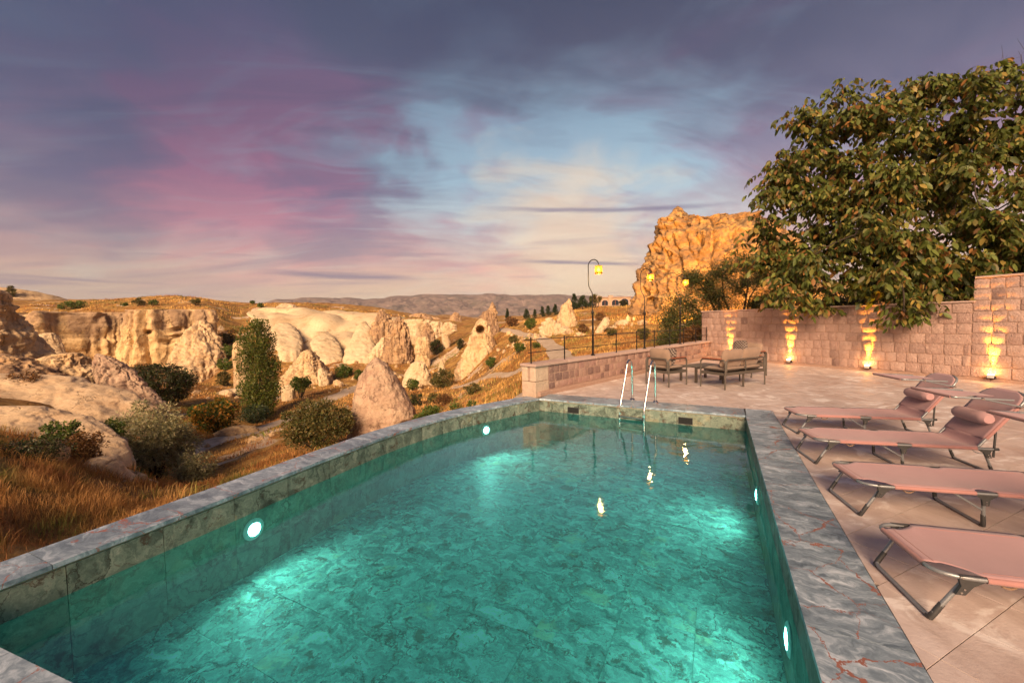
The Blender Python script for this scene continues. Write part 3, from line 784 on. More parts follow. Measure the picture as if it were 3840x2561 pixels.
for nm, pts, _ in EDGES:
    run = pts
    if nm == 'right': run = np.array([NR - uR * 0.45] + list(pts) + [FR + uR * 0.6])
    if nm == 'left': run = np.array([LEFT[0] - (LEFT[1] - LEFT[0]) * 5] + list(LEFT))
    for pc in polyline_pieces(run, 0.95 if nm != 'left' else 0.8, 0.004):
        n_ = outward(nm, pc)
        band(pc - n_ * 0.012, pc + n_ * CW[nm], -0.032, 0.004, 'coping_slab', M['coping'])
    # grout line under the coping
    n_ = outward(nm, pts)
    band(pts + n_ * 0.003, pts + n_ * 0.02, -0.048, -0.0325, 'grout_line', M['grout'])
    # wall tiles, two rows
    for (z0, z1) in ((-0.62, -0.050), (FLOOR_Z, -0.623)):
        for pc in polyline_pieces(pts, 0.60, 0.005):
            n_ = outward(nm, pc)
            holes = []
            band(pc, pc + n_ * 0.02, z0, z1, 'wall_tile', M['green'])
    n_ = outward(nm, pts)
    band(pts + n_ * 0.021, pts + n_ * (CW[nm] - 0.03), -1.75, -0.034, 'pool_wall', M['shell'])
# floor tiles
OUTL = [tuple(q) for q in LEFT] + [tuple(FR), tuple(NR)]
def clip_poly(poly, p0, nrm):
    o = []; n = len(poly)
    for i in range(n):
        a, b = np.array(poly[i]), np.array(poly[(i + 1) % n])
        da, db = (a - p0) @ nrm, (b - p0) @ nrm
        if da <= 0: o.append(tuple(a))
        if (da < 0 < db) or (db < 0 < da): o.append(tuple(a + (b - a) * (da / (da - db))))
    return o
rs = random.Random(5)
for i in range(-2, 14):
    for j in range(-3, 14):
        o0 = NR + uR * (i * 0.60) - nR * 0
        c0 = NR + uR * (i * 0.605 + 0.0) - nR * (j * 0.605)
        q = [c0, c0 + uR * 0.602, c0 + uR * 0.602 - nR * 0.602, c0 - nR * 0.602]
        poly = [tuple(v) for v in q]
        for p0, nn in ((FR, nR), (FL, nF), (NL, nN)):
            poly = clip_poly(poly, p0, nn)
            if len(poly) < 3: break
        if len(poly) < 3: continue
        cc = np.mean(poly, axis=0)
        if not any(inside(np.array([v[0] * 0.98 + cc[0] * 0.02]), np.array([v[1] * 0.98 + cc[1] * 0.02]), OUTL)[0] for v in poly): continue
        n = len(poly); zt = FLOOR_Z + rs.uniform(-0.0015, 0.0015)
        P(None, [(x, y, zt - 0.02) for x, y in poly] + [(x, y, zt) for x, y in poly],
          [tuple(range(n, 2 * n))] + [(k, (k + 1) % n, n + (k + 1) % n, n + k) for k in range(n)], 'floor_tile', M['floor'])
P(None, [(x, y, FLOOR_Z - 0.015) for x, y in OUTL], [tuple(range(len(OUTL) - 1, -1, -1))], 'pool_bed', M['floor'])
# water
wp = [tuple(q + n_ * 0.012) for q, n_ in zip(LEFT, nL)] + [tuple(FR + nR * 0.012), tuple(NR + nR * 0.012 + nN * 0.012)]
bmw = bmesh.new()
f = bmw.faces.new([bmw.verts.new((x, y, WATER_Z)) for x, y in wp])
bmesh.ops.triangulate(bmw, faces=[f])
mew = bpy.data.meshes.new('water'); bmw.normal_update()
bmw.to_mesh(mew); bmw.free(); mew.materials.append(M['water'])
if mew.polygons[0].normal.z < 0: mew.flip_normals()
tag(link(bpy.data.objects.new('water', mew)), 'clear still teal water filling the pool', 'water', kind='structure')
# skimmer slots in the far wall (frame around a black sheet painting the shade of the opening)
def skimmer(px):
    q = gz(px, 940, -0.20)
    s = (np.array([q[0], q[1]]) - FL) @ uF
    c = FL + uF * s
    rz = math.atan2(uF[1], uF[0])
    mb = MB(); w2, z0, z1 = 0.115, -0.245, -0.135
    for lo, hi in (((-w2 - .008, -.012, z0 - .008), (-w2, .01, z1 + .008)), ((w2, -.012, z0 - .008), (w2 + .008, .01, z1 + .008)), ((-w2, -.012, z1), (w2, .01, z1 + .008)), ((-w2, -.012, z0 - .008), (w2, .01, z0))):
        mb.box(lo, hi)
    o = mb.build('skimmer_frame', M['plastic'], pool)
    o.location = (c[0] - 1, c[1] - 5, -FLOOR_Z); o.rotation_euler = (0, 0, rz)
    o2 = MB().box((-w2, -.006, z0), (w2, -.001, z1)).build('skimmer_shade', M['dark'], o)
skimmer(1321); skimmer(1586)
# underwater lamps
def pool_light(px, py, edge, z, label):
    r_ = ray(px, py)
    best = None
    for nm, pts, _ in EDGES:
        if nm != edge: continue
        g = gz(px, py, z)[:2]
        n_ = outward(nm, pts)
        # walk the wall face and take the point that this pixel looks at
        for q, nn in zip(pts, n_):
            s = ((q - CAM[:2]) @ nn) / (r_[:2] @ nn)
            X = CAM + r_ * s
            e = np.hypot(*(X[:2] - q))
            if s > 0 and (best is None or e < best[0]): best = (e, q, nn, X)
    e, q, nn, X = best
    X = np.array([X[0], X[1], max(min(X[2], -0.36), -0.8)])
    t = thing('pool_light', label, 'light', tuple(X), math.atan2(-nn[0], nn[1]), 'underwater pool lights')   # local -y looks into the pool
    mb = MB(); prof = [(0.0, 0.0), (0.075, 0.004), (0.08, 0.012)]
    def disc(rs_, ys, seg=28):
        v = []; fs = []
        for r0, y0 in zip(rs_, ys):
            for k in range(seg):
                a = 2 * math.pi * k / seg; v.append((r0 * math.cos(a), y0, r0 * math.sin(a)))
        for i in range(len(rs_) - 1):
            for k in range(seg): fs.append((i * seg + k, i * seg + (k + 1) % seg, (i + 1) * seg + (k + 1) % seg, (i + 1) * seg + k))
        fs.append(tuple(range((len(rs_) - 1) * seg, len(rs_) * seg)))
        return v, fs
    v, fs = disc([0.112, 0.112, 0.10, 0.070, 0.064, 0.02], [0.0, -0.010, -0.020, -0.024, -0.014, -0.014])
    MB().add(v, fs).build('rim', M['white_plastic'], t, True)
    v, fs = disc([0.062, 0.054, 0.025], [-0.015, -0.026, -0.030])
    MB().add(v, fs).build('lens', M['poollens'], t, True)
    ld = bpy.data.lights.new('pool_lamp', 'SPOT'); ld.energy = 13.0; ld.spot_size = R(168); ld.spot_blend = 0.5; ld.color = (0.86, 1.0, 0.92); ld.shadow_soft_size = 0.08
    ld.use_nodes = True; lt = NT(ld.node_tree)                # the water scatters the beam, so it fades more slowly than in air
    fo = lt.n('ShaderNodeLightFalloff', {'Strength': 1.0})
    lt.t.links.new(lt.n('ShaderNodeEmission', {'Strength': fo.outputs['Linear']}).outputs[0], lt.n('ShaderNodeOutputLight').inputs[0])
    lo = bpy.data.objects.new('pool_lamp', ld); link(lo, t); lo.location = (0, -0.06, 0.02); lo.rotation_euler = (R(-88), 0, 0)
M['white_plastic'] = simple('white_plastic', (0.72, 0.74, 0.72), 0.4)
pool_light(581, 1214, 'left', -0.5, 'round underwater light in the long curved wall, close to the near pool corner')
pool_light(1115, 987, 'left', -0.5, 'round underwater light in the curved wall towards the stone parapet pier')
pool_light(1741, 1137, 'right', -0.5, 'round underwater light in the straight wall beside the second sun lounger')
pool_light(1814, 1468, 'right', -0.5, 'round underwater light in the straight wall below the flat end lounger')

# ------------------------------------------------------------------ terrace floor
Bc = FR + nR * 0.446 + uR * 0.606
Dc = np.array([0.80, 9.36])
wd = np.array([math.cos(R(-65.84)), math.sin(R(-65.84))]); w0 = np.array([8.395, 17.68])
Ec = np.array([8.66, 17.2])
HULL = [(-4.6, 2.3), (0.2, 9.62), (8.55, 17.33), tuple(w0 + wd * 16), (9.5, -3.0), (-5.0, -3.0)]
deck = tag(MB().prism([(-4.6, -3.0), (12.5, -3.0), tuple(w0 + wd * 16), tuple(w0 + wd * 0.0), (8.3, 17.6), (4.9, 7.4), (4.35, 6.5), (1.45, 0.75), (0.5, 0.2), (-3.7, 1.8)], -0.30, -0.012).build('terrace_floor', M['subfloor']),
           'pink stone terrace paved with large square slabs', 'floor', kind='structure')
deck2 = MB().prism([(0.9, 9.5), (4.3, 7.45), (4.95, 7.35), (8.35, 17.5)], -0.30, -0.0122).build('floor_bed', M['subfloor'], deck)
ta = R(24); tu = np.array([math.cos(ta), math.sin(ta)]); tv = np.array([-tu[1], tu[0]])
TS = 0.42
right_p, far_p, near_p = FR + nR * 0.446, FL + nF * 0.606, NL + nN * 0.456
par0 = np.array([0.57, 9.07]); pard = np.array([math.cos(R(45.5)), math.sin(R(45.5))]); parn = np.array([-pard[1], pard[0]])
tiles = []
for i in range(-14, 36):
    for j in range(-20, 34):
        c0 = np.array([2.47, 2.07]) + tu * (i * TS) + tv * (j * TS)
        poly = [tuple(c0), tuple(c0 + tu * (TS - .005)), tuple(c0 + tu * (TS - .005) + tv * (TS - .005)), tuple(c0 + tv * (TS - .005))]
        poly = clip_poly(poly, par0 - parn * 0.0, parn)               # terrace side of the parapet
        if len(poly) >= 3: poly = clip_poly(poly, w0, np.array([-wd[1], wd[0]]))
        if len(poly) < 3: continue
        poly = clip_poly(poly, np.array([0, -2.5]), np.array([0, -1.0]))
        if len(poly) < 3: continue
        A_ = clip_poly(poly, far_p, -nF)                              # beyond the far coping
        rest = clip_poly(poly, far_p, nF)
        B_ = clip_poly(rest, right_p, -nR) if len(rest) >= 3 else []
        rest = clip_poly(rest, right_p, nR) if len(rest) >= 3 else []
        C_ = clip_poly(rest, near_p, -nN) if len(rest) >= 3 else []
        def area(p): return 0.5 * abs(sum(p[k][0] * p[(k + 1) % len(p)][1] - p[(k + 1) % len(p)][0] * p[k][1] for k in range(len(p)))) if len(p) >= 3 else 0
        ps = [p for p in (A_, B_, C_) if area(p) > 0.004]
        if not ps: continue
        if all(q[0] < -4.2 for p in ps for q in p): continue
        tiles.append(ps)
def tile_rank(ps):
    c = np.mean([q for p in ps for q in p], axis=0)
    v = np.array([c[0], c[1], 0]) - CAM; dep = v @ CF
    if dep < 0.3: return 1e6
    x = (v @ CR) / dep * FPX; y = -(v @ CU) / dep * FPX
    return dep if abs(x) < 2150 and abs(y) < 1500 else 1e5 + dep
tiles.sort(key=tile_rank)
rest_mb = MB()
for k, ps in enumerate(tiles):
    zt = rs.uniform(-0.0012, 0.0012)
    mb = MB() if k < 300 else rest_mb
    for p in ps: mb.prism(p, -0.03, zt)
    if k < 300: mb.build('paving_tile', M['deck'], deck)
ro = rest_mb.build('paving_tiles_beyond', M['deck'], deck); ro['kind'] = 'stuff'

# ------------------------------------------------------------------ stone walls
def block_meshes(n, seed, bulge):
    o = []
    rr = np.random.RandomState(seed)
    for k in range(n):
        g = 4
        a = np.linspace(0, 1, g)
        V = []; F = []
        X, Z = np.meshgrid(a, a, indexing='ij')
        X = X.copy(); Z = Z.copy()
        X[1:-1] += rr.uniform(-.05, .05, X[1:-1].shape); Z[:, 1:-1] += rr.uniform(-.05, .05, Z[:, 1:-1].shape)
        ed = np.minimum(np.minimum(X, 1 - X), np.minimum(Z, 1 - Z))
        Yv = -bulge * (0.25 + 0.75 * np.clip(ed / 0.25, 0, 1) ** 0.7) + rr.uniform(-.3, .3, X.shape) * bulge * (ed > 0.01)
        X = X + (ed < 0.01) * rr.uniform(-.02, .02, X.shape); Z = Z + (ed < 0.01) * rr.uniform(-.025, .025, X.shape)
        cr_ = (np.minimum(X, 1 - X) < .05) & (np.minimum(Z, 1 - Z) < .05); X = np.where(cr_, 0.5 + (X - .5) * 0.93, X); Z = np.where(cr_, 0.5 + (Z - .5) * 0.93, Z)
        for i in range(g):
            for j in range(g): V.append((X[i, j], Yv[i, j], Z[i, j]))
        for i in range(g - 1):
            for j in range(g - 1): F.append((i * g + j, (i + 1) * g + j, (i + 1) * g + j + 1, i * g + j + 1))
        rim = [(i, 0) for i in range(g)] + [(g - 1, j) for j in range(1, g)] + [(i, g - 1) for i in range(g - 2, -1, -1)] + [(0, j) for j in range(g - 2, 0, -1)]
        b = len(V)
        for (i, j) in rim: V.append((0.5 + (X[i, j] - .5) * 1.0, 0.09, 0.5 + (Z[i, j] - .5) * 1.0))
        m = len(rim)
        for q in range(m):
            i, j = rim[q]; i2, j2 = rim[(q + 1) % m]
            F.append((i * g + j, b + q, b + (q + 1) % m, i2 * g + j2))
        me = bpy.data.meshes.new('stone_block'); me.from_pydata(V, [], F); me.update()
        bm = bmesh.new(); bm.from_mesh(me); bmesh.ops.recalc_face_normals(bm, faces=bm.faces); bm.to_mesh(me); bm.free()
        me.polygons.foreach_set('use_smooth', np.ones(len(me.polygons), bool))
        me.set_sharp_from_angle(angle=R(55))
        o.append(me)
    return o
def lay_blocks(parent, x0, x1, z0, z1, courses, wlo, whi, meshes, mat, rr, gap=0.014, y=0.0, name='stone_block', hvar=0.0):
    hs = [1 + rr.uniform(-hvar, hvar) for _ in range(courses)]; tot = sum(hs); z = z0
    for c in range(courses):
        h = (z1 - z0) * hs[c] / tot; x = x0
        while x < x1 - 0.02:
            wdt = rr.uniform(wlo, whi)
            if x + wdt > x1 - wlo * 0.6: wdt = x1 - x
            me = rr.choice(meshes)
            if me.materials: pass
            else: me.materials.append(mat)
            o = bpy.data.objects.new(name, me); link(o, parent)
            o.location = (x + gap / 2, y + rr.uniform(-.004, .004), z + gap / 2); o.scale = (wdt - gap, 1, h - gap)
            x += wdt
        z += h
rr = random.Random(11)
wall = thing('boundary_wall', 'tall pink stone wall of rough blocks at the back of the terrace', 'wall', (w0[0], w0[1], 0), R(-65.84))
T1, T2 = 8.25, 11.6
MB().box((0.01, 0.007, -0.25), (T1, 0.34, 1.979)).box((T1, 0.007, -0.25), (T2, 0.34, 2.579)).build('mortar_core', M['mortar'], wall)
wm = block_meshes(14, 3, 0.020)
lay_blocks(wall, 0.0, T1 - 0.06, 0.075, 1.975, 7, 0.22, 0.38, wm, M['wallstone'], rr, 0.016, 0.000, hvar=0.06)
lay_blocks(wall, T1 - 0.055, T2, 0.075, 2.575, 9, 0.22, 0.40, wm, M['wallstone'], rr, 0.016, 0.000, hvar=0.06)
x = -0.03
while x < T1 - 0.05:
    L_ = min(1.05, T1 - 0.006 - x); MB().box((x, -0.035, 1.981), (x + L_ - .006, 0.36, 2.028), 0.008).build('capstone', M['cap'], wall); x += L_
x = T1 - 0.03
while x < T2 - 0.05:
    L_ = min(1.05, T2 - x); MB().box((x, -0.035, 2.581), (x + L_ - .006, 0.36, 2.63), 0.008).build('capstone', M['cap'], wall); x += L_
x = 0.45
while x < T2 - 0.05:
    L_ = min(0.9, T2 - x); MB().box((x, -0.045, -0.02), (x + L_ - .004, 0.028, 0.072), 0.008).build('skirting', M['mortar'], wall); x += L_

PA = 45.5
par = thing('parapet_wall', 'low stone parapet with pale capstones and a cream block pier beside the pool', 'wall', (par0[0], par0[1], 0), R(PA))
PL = 11.42
MB().box((0.30, 0.006, -1.2), (PL + .05, 0.385, 0.672)).build('mortar_core', M['mortar'], par)
pm = block_meshes(8, 9, 0.014)
lay_blocks(par, 0.40, PL, 0.10, 0.67, 3, 0.17, 0.36, pm, M['parapet'], rr, 0.024, 0.004, hvar=0.12)
for (a, b, c_, d_, e, f_) in ((-0.08, 0.0, -0.05, 0.39, 0.42, 0.325), (-0.08, 0.0, 0.335, 0.38, 0.165, 0.672), (-0.08, 0.245, 0.335, 0.30, 0.42, 0.672), (-0.06, 0.168, 0.335, 0.30, 0.242, 0.672)):
    mb = MB().box((a, b, c_), (d_, e, f_), 0.012)
    mb.build('pier_block' if e - b > 0.1 else 'pier_joint', M['pier'] if e - b > 0.1 else M['mortar'], par)
x = -0.12
while x < PL - 0.05:
    L_ = min(1.25, PL + 0.02 - x); MB().box((x, -0.045, 0.675), (x + L_ - .006, 0.44, 0.737), 0.012).build('capstone', M['cap'], par); x += L_
x = 0.0
while x < PL - 0.05:
    L_ = min(3.2, PL + 0.02 - x); MB().box((x, -0.075, -0.02), (x + L_ - .004, 0.03, 0.098), 0.02).build('skirting', M['mortar'], par); x += L_
# ------------------------------------------------------------------ railing and lamp posts on the parapet
rail = thing('railing', 'thin black iron railing with two bars on top of the parapet', 'railing', (par0[0], par0[1], 0.737), R(PA))
SP, X0R, YR = 1.271, -0.02, 0.175
for i in range(10):
    MB().box((X0R + i * SP - .011, YR - .011, -0.01), (X0R + i * SP + .011, YR + .011, 0.60)).build('post', M['black'], rail)
for z in (0.55, 0.255):
    MB().tube([(X0R - 0.22 if z > .5 else X0R - 0.1, YR, z), (X0R + 4 * SP, YR, z + .004), (X0R + 9 * SP + 0.12, YR, z)], 0.0095, 8).build('rail_bar', M['black'], rail)

def lamp_post(t_, label):
    q = par0 + pard * (X0R + t_ * SP) + parn * (YR + 0.02)
    L = thing('lamp_post', label, 'lamp', (q[0], q[1], 0.737), R(PA), 'lamp posts along the parapet')
    MB().lathe([(0.0, 0.0), (0.065, 0.0), (0.065, 0.012), (0.038, 0.03), (0.03, 0.05)], 14).build('base', M['black'], L, True)
    MB().lathe([(0.0265, 0.02), (0.0265, 1.14), (0.034, 1.15), (0.034, 1.165), (0.024, 1.17)], 14).build('lower_pole', M['black'], L, True)
    MB().lathe([(0.0, 1.155), (0.03, 1.162), (0.043, 1.185), (0.043, 1.2), (0.03, 1.222), (0.0, 1.23)], 14).build('knob', M['black'], L, True)
    pts = [(0, 0, 1.2), (0, 0, 1.62), (0, 0.004, 1.69), (0, 0.02, 1.74), (0, 0.10, 1.88), (0, 0.118, 1.92), (0, 0.124, 1.98), (0, 0.127, 2.2), (0, 0.13, 2.46)]
    pts += [(0, 0.13 - 0.165 + 0.165 * math.cos(a), 2.46 + 0.165 * math.sin(a)) for a in np.linspace(0.15, math.pi, 14)] + [(0, -0.2, 2.40)]
    MB().tube(pts, 0.0135, 10).build('hook_pole', M['black'], L, True)
    c = (0, -0.2, 0)
    s = MB().lathe([(0.098, 2.222), (0.1, 2.23), (0.101, 2.43), (0.099, 2.43), (0.098, 2.23)], 28, c)
    s.build('shade', M['shade'], L, True)
    MB().lathe([(0.0, 2.432), (0.104, 2.430), (0.104, 2.438), (0.03, 2.45), (0.0, 2.455)], 24, c).lathe([(0.1, 2.245), (0.104, 2.245), (0.104, 2.252), (0.1, 2.252)], 24, c).lathe([(0.1, 2.222), (0.103, 2.218), (0.103, 2.225), (0.1, 2.227)], 24, c).build('shade_ring', M['copper'], L, True)
    MB().lathe([(0.0, 2.43), (0.02, 2.425), (0.02, 2.385), (0.0, 2.38)], 12, c).build('socket', M['black'], L, True)
    b = MB().lathe([(0.012, 2.385), (0.03, 2.36), (0.038, 2.33), (0.03, 2.297), (0.0, 2.285)], 14, c).build('bulb', M['bulb'], L, True)
    ld = bpy.data.lights.new('lamp_light', 'POINT'); ld.energy = 22; ld.color = (1.0, 0.58, 0.20); ld.shadow_soft_size = 0.05
    lo = link(bpy.data.objects.new('lamp_light', ld), L); lo.location = (0, -0.2, 2.19)
M['copper'] = simple('aged_copper', (0.32, 0.13, 0.05), 0.4, 0.8, 50)
lamp_post(2.043, 'hooked black lamp post standing nearest the parapet pier')
lamp_post(4.465, 'hooked black lamp post standing behind the armchair, between the other two')
lamp_post(6.78, 'hooked black lamp post with its lit shade against the small-leaved tree')

# ------------------------------------------------------------------ up-lights on the boundary wall
wallR = R(-65.84)
def flood(tt, label, h):
    q = w0 + wd * tt
    L = thing('wall_uplight', label, 'light', (q[0], q[1], 0.0), wallR, 'uplights along the boundary wall')
    MB().box((-0.06, -0.14, 0.10), (0.06, -0.05, 0.185), 0.008).build('housing', M['white_metal'], L, True)
    MB().box((-0.05, -0.13, 0.186), (0.05, -0.06, 0.19)).build('lens', M['floodlens'], L)
    MB().box((0.061, -0.12, 0.075), (0.072, -0.03, 0.15)).box((-0.072, -0.12, 0.075), (-0.061, -0.03, 0.15)).box((-0.072, -0.05, 0.07), (0.072, -0.015, 0.098)).build('bracket', M['black'], L)
    ld = bpy.data.lights.new('uplight_lamp', 'SPOT'); ld.energy = 900; ld.color = (1.0, 0.38, 0.035); ld.spot_size = R(27); ld.spot_blend = 0.9; ld.shadow_soft_size = 0.025
    lo = link(bpy.data.objects.new('uplight_lamp', ld), L); lo.location = (0, -0.085, 0.20); lo.rotation_euler = (R(180 - 4), 0, 0)
    ld = bpy.data.lights.new('spill_lamp', 'POINT'); ld.energy = 4.0; ld.color = (1.0, 0.38, 0.035); ld.shadow_soft_size = 0.03
    lo = link(bpy.data.objects.new('spill_lamp', ld), L); lo.location = (0, -0.11, 0.27)
M['white_metal'] = simple('white_metal', (0.55, 0.52, 0.5), 0.45)
flood(1.41, 'small uplight low on the stone wall behind the lounge seats', 2)
flood(3.77, 'small uplight on the stone wall just past the two-seat sofa', 2)
flood(6.06, 'small uplight on the stone wall below the overhanging walnut branch', 2)
flood(8.57, 'small uplight on the stone wall where it steps up', 2.6)

# ------------------------------------------------------------------ lounge furniture
def superell(c, s, e=0.3, nu=28, nv=16, pinch=0.0):
    V = []; F = []
    sg = lambda v, p: math.copysign(abs(v) ** p, v)
    for j in range(nv + 1):
        ph = -math.pi / 2 + math.pi * j / nv
        for i in range(nu):
            th = 2 * math.pi * i / nu
            x = sg(math.cos(ph), 0.55) * sg(math.cos(th), e); y = sg(math.cos(ph), 0.55) * sg(math.sin(th), e); z = sg(math.sin(ph), 0.75)
            k = 1 - pinch * (1 - abs(x * y))
            V.append((c[0] + x * s[0] * k, c[1] + y * s[1] * k, c[2] + z * s[2] * (1 - 0.25 * min(1, (abs(x) ** 4 + abs(y) ** 4)))))
    for j in range(nv):
        for i in range(nu):
            F.append((j * nu + i, j * nu + (i + 1) % nu, (j + 1) * nu + (i + 1) % nu, (j + 1) * nu + i))
    return V, F
def cushion(name, parent, m, half, loc, rot, e=0.28, seed=1):
    V, F = superell((0, 0, 0), half, e)
    V = np.array(V)
    V = V + fbm(V * 6 + seed * 7.7, 3)[:, None] * np.array([0.008, 0.008, 0.012])
    o = raw(name, V, F, m, parent, True)
    o.location = loc; o.rotation_euler = rot
    return o
def lounge_seat(name, label, cat, W_, D_, loc, rz, nb):
    t = thing(name, label, cat, (loc[0], loc[1], 0), rz)
    r = 0.019; hw, hd = W_ / 2, D_ / 2; ah = 0.70; cr = 0.08
    for s in (-1, 1):
        x = s * hw
        pts = [(x, -hd, 0.0), (x, -hd, ah - cr)] + [(x, -hd + cr - cr * math.cos(a), ah - cr + cr * math.sin(a)) for a in np.linspace(0.2, math.pi / 2, 6)] + \
              [(x, hd - cr + cr * math.sin(a), ah - cr + cr * math.cos(a)) for a in np.linspace(0, math.pi / 2 - 0.2, 6)] + [(x, hd, ah - cr), (x, hd, 0.0)]
        MB().tube(pts, r, 10).build('arm_frame', M['alu'], t, True)
        MB().box((x - 0.03, -hd + 0.10, ah + r - 0.006), (x + 0.03, hd - 0.05, ah + r + 0.016), 0.006).build('armrest', M['wood'], t)
    xb = hw - 0.045
    pts = [(-xb, -hd, 0.33), (-xb, -hd, ah - cr)] + [(-xb + cr - cr * math.cos(a), -hd, ah - cr + cr * math.sin(a)) for a in np.linspace(0.2, math.pi / 2, 6)] + \
          [(xb - cr + cr * math.sin(a), -hd, ah - cr + cr * math.cos(a)) for a in np.linspace(0, math.pi / 2 - 0.2, 6)] + [(xb, -hd, ah - cr), (xb, -hd, 0.33)]
    MB().tube(pts, r, 10).build('back_frame', M['alu'], t, True)
    MB().tube([(-xb, -hd, 0.475), (xb, -hd, 0.475)], 0.013, 8).build('back_bar', M['alu'], t, True)
    if nb > 1: MB().tube([(0, -hd, 0.36), (0, -hd, ah)], 0.013, 8).build('back_bar', M['alu'], t, True)
    for s in (-1, 1):
        MB().tube([(s * hw, -hd, 0.475), (s * hw, hd, 0.475)], 0.013, 8).build('side_bar', M['alu'], t, True)
        MB().box((s * hw - 0.017, -hd + .018, 0.335), (s * hw + 0.017, hd - .018, 0.40), 0.004).build('seat_rail', M['alu'], t)
        MB().box((-hw + .018, s * hd - 0.017, 0.335), (hw - .018, s * hd + 0.017, 0.40), 0.004).build('seat_rail', M['alu'], t)
    if nb > 1:
        for s in (-1, 1): MB().box((-0.018, s * (hd - 0.06) - 0.018, 0.0), (0.018, s * (hd - 0.06) + 0.018, 0.334)).build('leg', M['alu'], t)
    MB().box((-hw + .02, -hd + .02, 0.385), (hw - .02, hd - .02, 0.398)).build('seat_board', M['alu'], t)
    cw = (W_ - 0.08) / nb
    for k in range(nb):
        xc = -hw + 0.04 + cw * (k + 0.5)
        cushion('seat_cushion', t, M['cushion'], (cw / 2 - 0.004, hd - 0.03, 0.062), (xc, 0.01, 0.462), (0, 0, 0), 0.22, k + 3)
        cushion('back_cushion', t, M['cushion'], (cw / 2 - 0.006, 0.23, 0.085), (xc, -hd + 0.125, 0.725), (R(90 + 13), 0, R((k * 2 - 1) * 2 if nb > 1 else 0)), 0.3, k + 9)
    return t
lounge_seat('armchair', 'taupe armchair with red wooden armrests next to the low parapet', 'armchair', 0.70, 0.70, (4.01, 10.39), R(-59), 1)
lounge_seat('sofa', 'taupe two-seat garden sofa seen from behind', 'sofa', 1.55, 0.66, (5.56, 10.04), R(27), 2)
lounge_seat('armchair', 'taupe armchair mostly hidden behind the two-seat sofa', 'armchair', 0.70, 0.70, (6.93, 11.76), R(117), 1)
def throw_pillow(label, loc, rot):
    o = cushion('throw_pillow', None, M['pattern'], (0.215, 0.215, 0.06), (0, 0, 0), (0, 0, 0), 0.42, 4)
    # stand the pillow up: local xz is the printed face
    me = o.data; co = np.zeros(len(me.vertices) * 3); me.vertices.foreach_get('co', co); co = co.reshape(-1, 3)
    me.vertices.foreach_set('co', co[:, [0, 2, 1]].ravel()); me.flip_normals(); me.update()
    o.location = loc; o.rotation_euler = rot
    tag(o, label, 'pillow', 'dark lattice throw pillows')
throw_pillow('dark lattice-print throw pillow leaning on the armchair by the parapet', (4.02, 10.26, 0.745), (R(-14), 0, R(-59)))
throw_pillow('dark lattice-print throw pillow standing on the armchair behind the sofa', (6.70, 11.72, 0.83), (R(14), R(8), R(117)))
t = thing('coffee_table', 'low taupe rectangular coffee table between the lounge seats', 'table', (5.2, 10.99, 0), R(26))
MB().box((-0.53, -0.285, 0.40), (0.53, 0.285, 0.43), 0.005).build('table_top', M['alu'], t)
for sx in (-1, 1):
    for sy in (-1, 1): MB().box((sx * 0.49 - .026, sy * 0.245 - .026, 0), (sx * 0.49 + .026, sy * 0.245 + .026, 0.399)).build('leg', M['alu'], t)
for sy in (-1, 1): MB().box((-0.46, sy * 0.245 - .015, 0.36), (0.46, sy * 0.245 + .015, 0.398)).build('apron', M['alu'], t)

# ------------------------------------------------------------------ pool ladder
lad = thing('pool_ladder', 'stainless steel pool ladder curving over the far pool edge', 'ladder', (2.74, 8.325, 0), R(-38))
for s in (-0.245, 0.245):
    pts = [(s, 0.0, 0.0), (s, 0.0, 0.60), (s, -0.012, 0.68)] + [(s, -0.155 + 0.14 * math.cos(a), 0.705 + 0.155 * math.sin(a)) for a in np.linspace(0.15, math.pi - 0.45, 14)] + \
          [(s, -0.36, 0.56), (s, -0.50, 0.27), (s, -0.60, 0.07), (s, -0.645, -0.04), (s, -0.665, -0.16), (s, -0.67, -0.85)]
    MB().tube(pts, 0.0215, 12).build('handrail', M['steel'], lad, True)
    MB().lathe([(0.024, 0.03), (0.03, 0.026), (0.05, 0.012), (0.056, 0.0)], 20, (s, 0.0, 0.004)).build('flange', M['steel'], lad, True)
for z in (-0.215, -0.45, -0.70):
    o = MB().box((-0.225, -0.71, z - 0.012), (0.225, -0.625, z + 0.012), 0.006).build('step', M['steel'], lad)
    for s in (-0.235, 0.235): MB().box((s - 0.018, -0.715, z - 0.022), (s + 0.018, -0.62, z + 0.02)).build('step_clamp', M['plastic'], o)

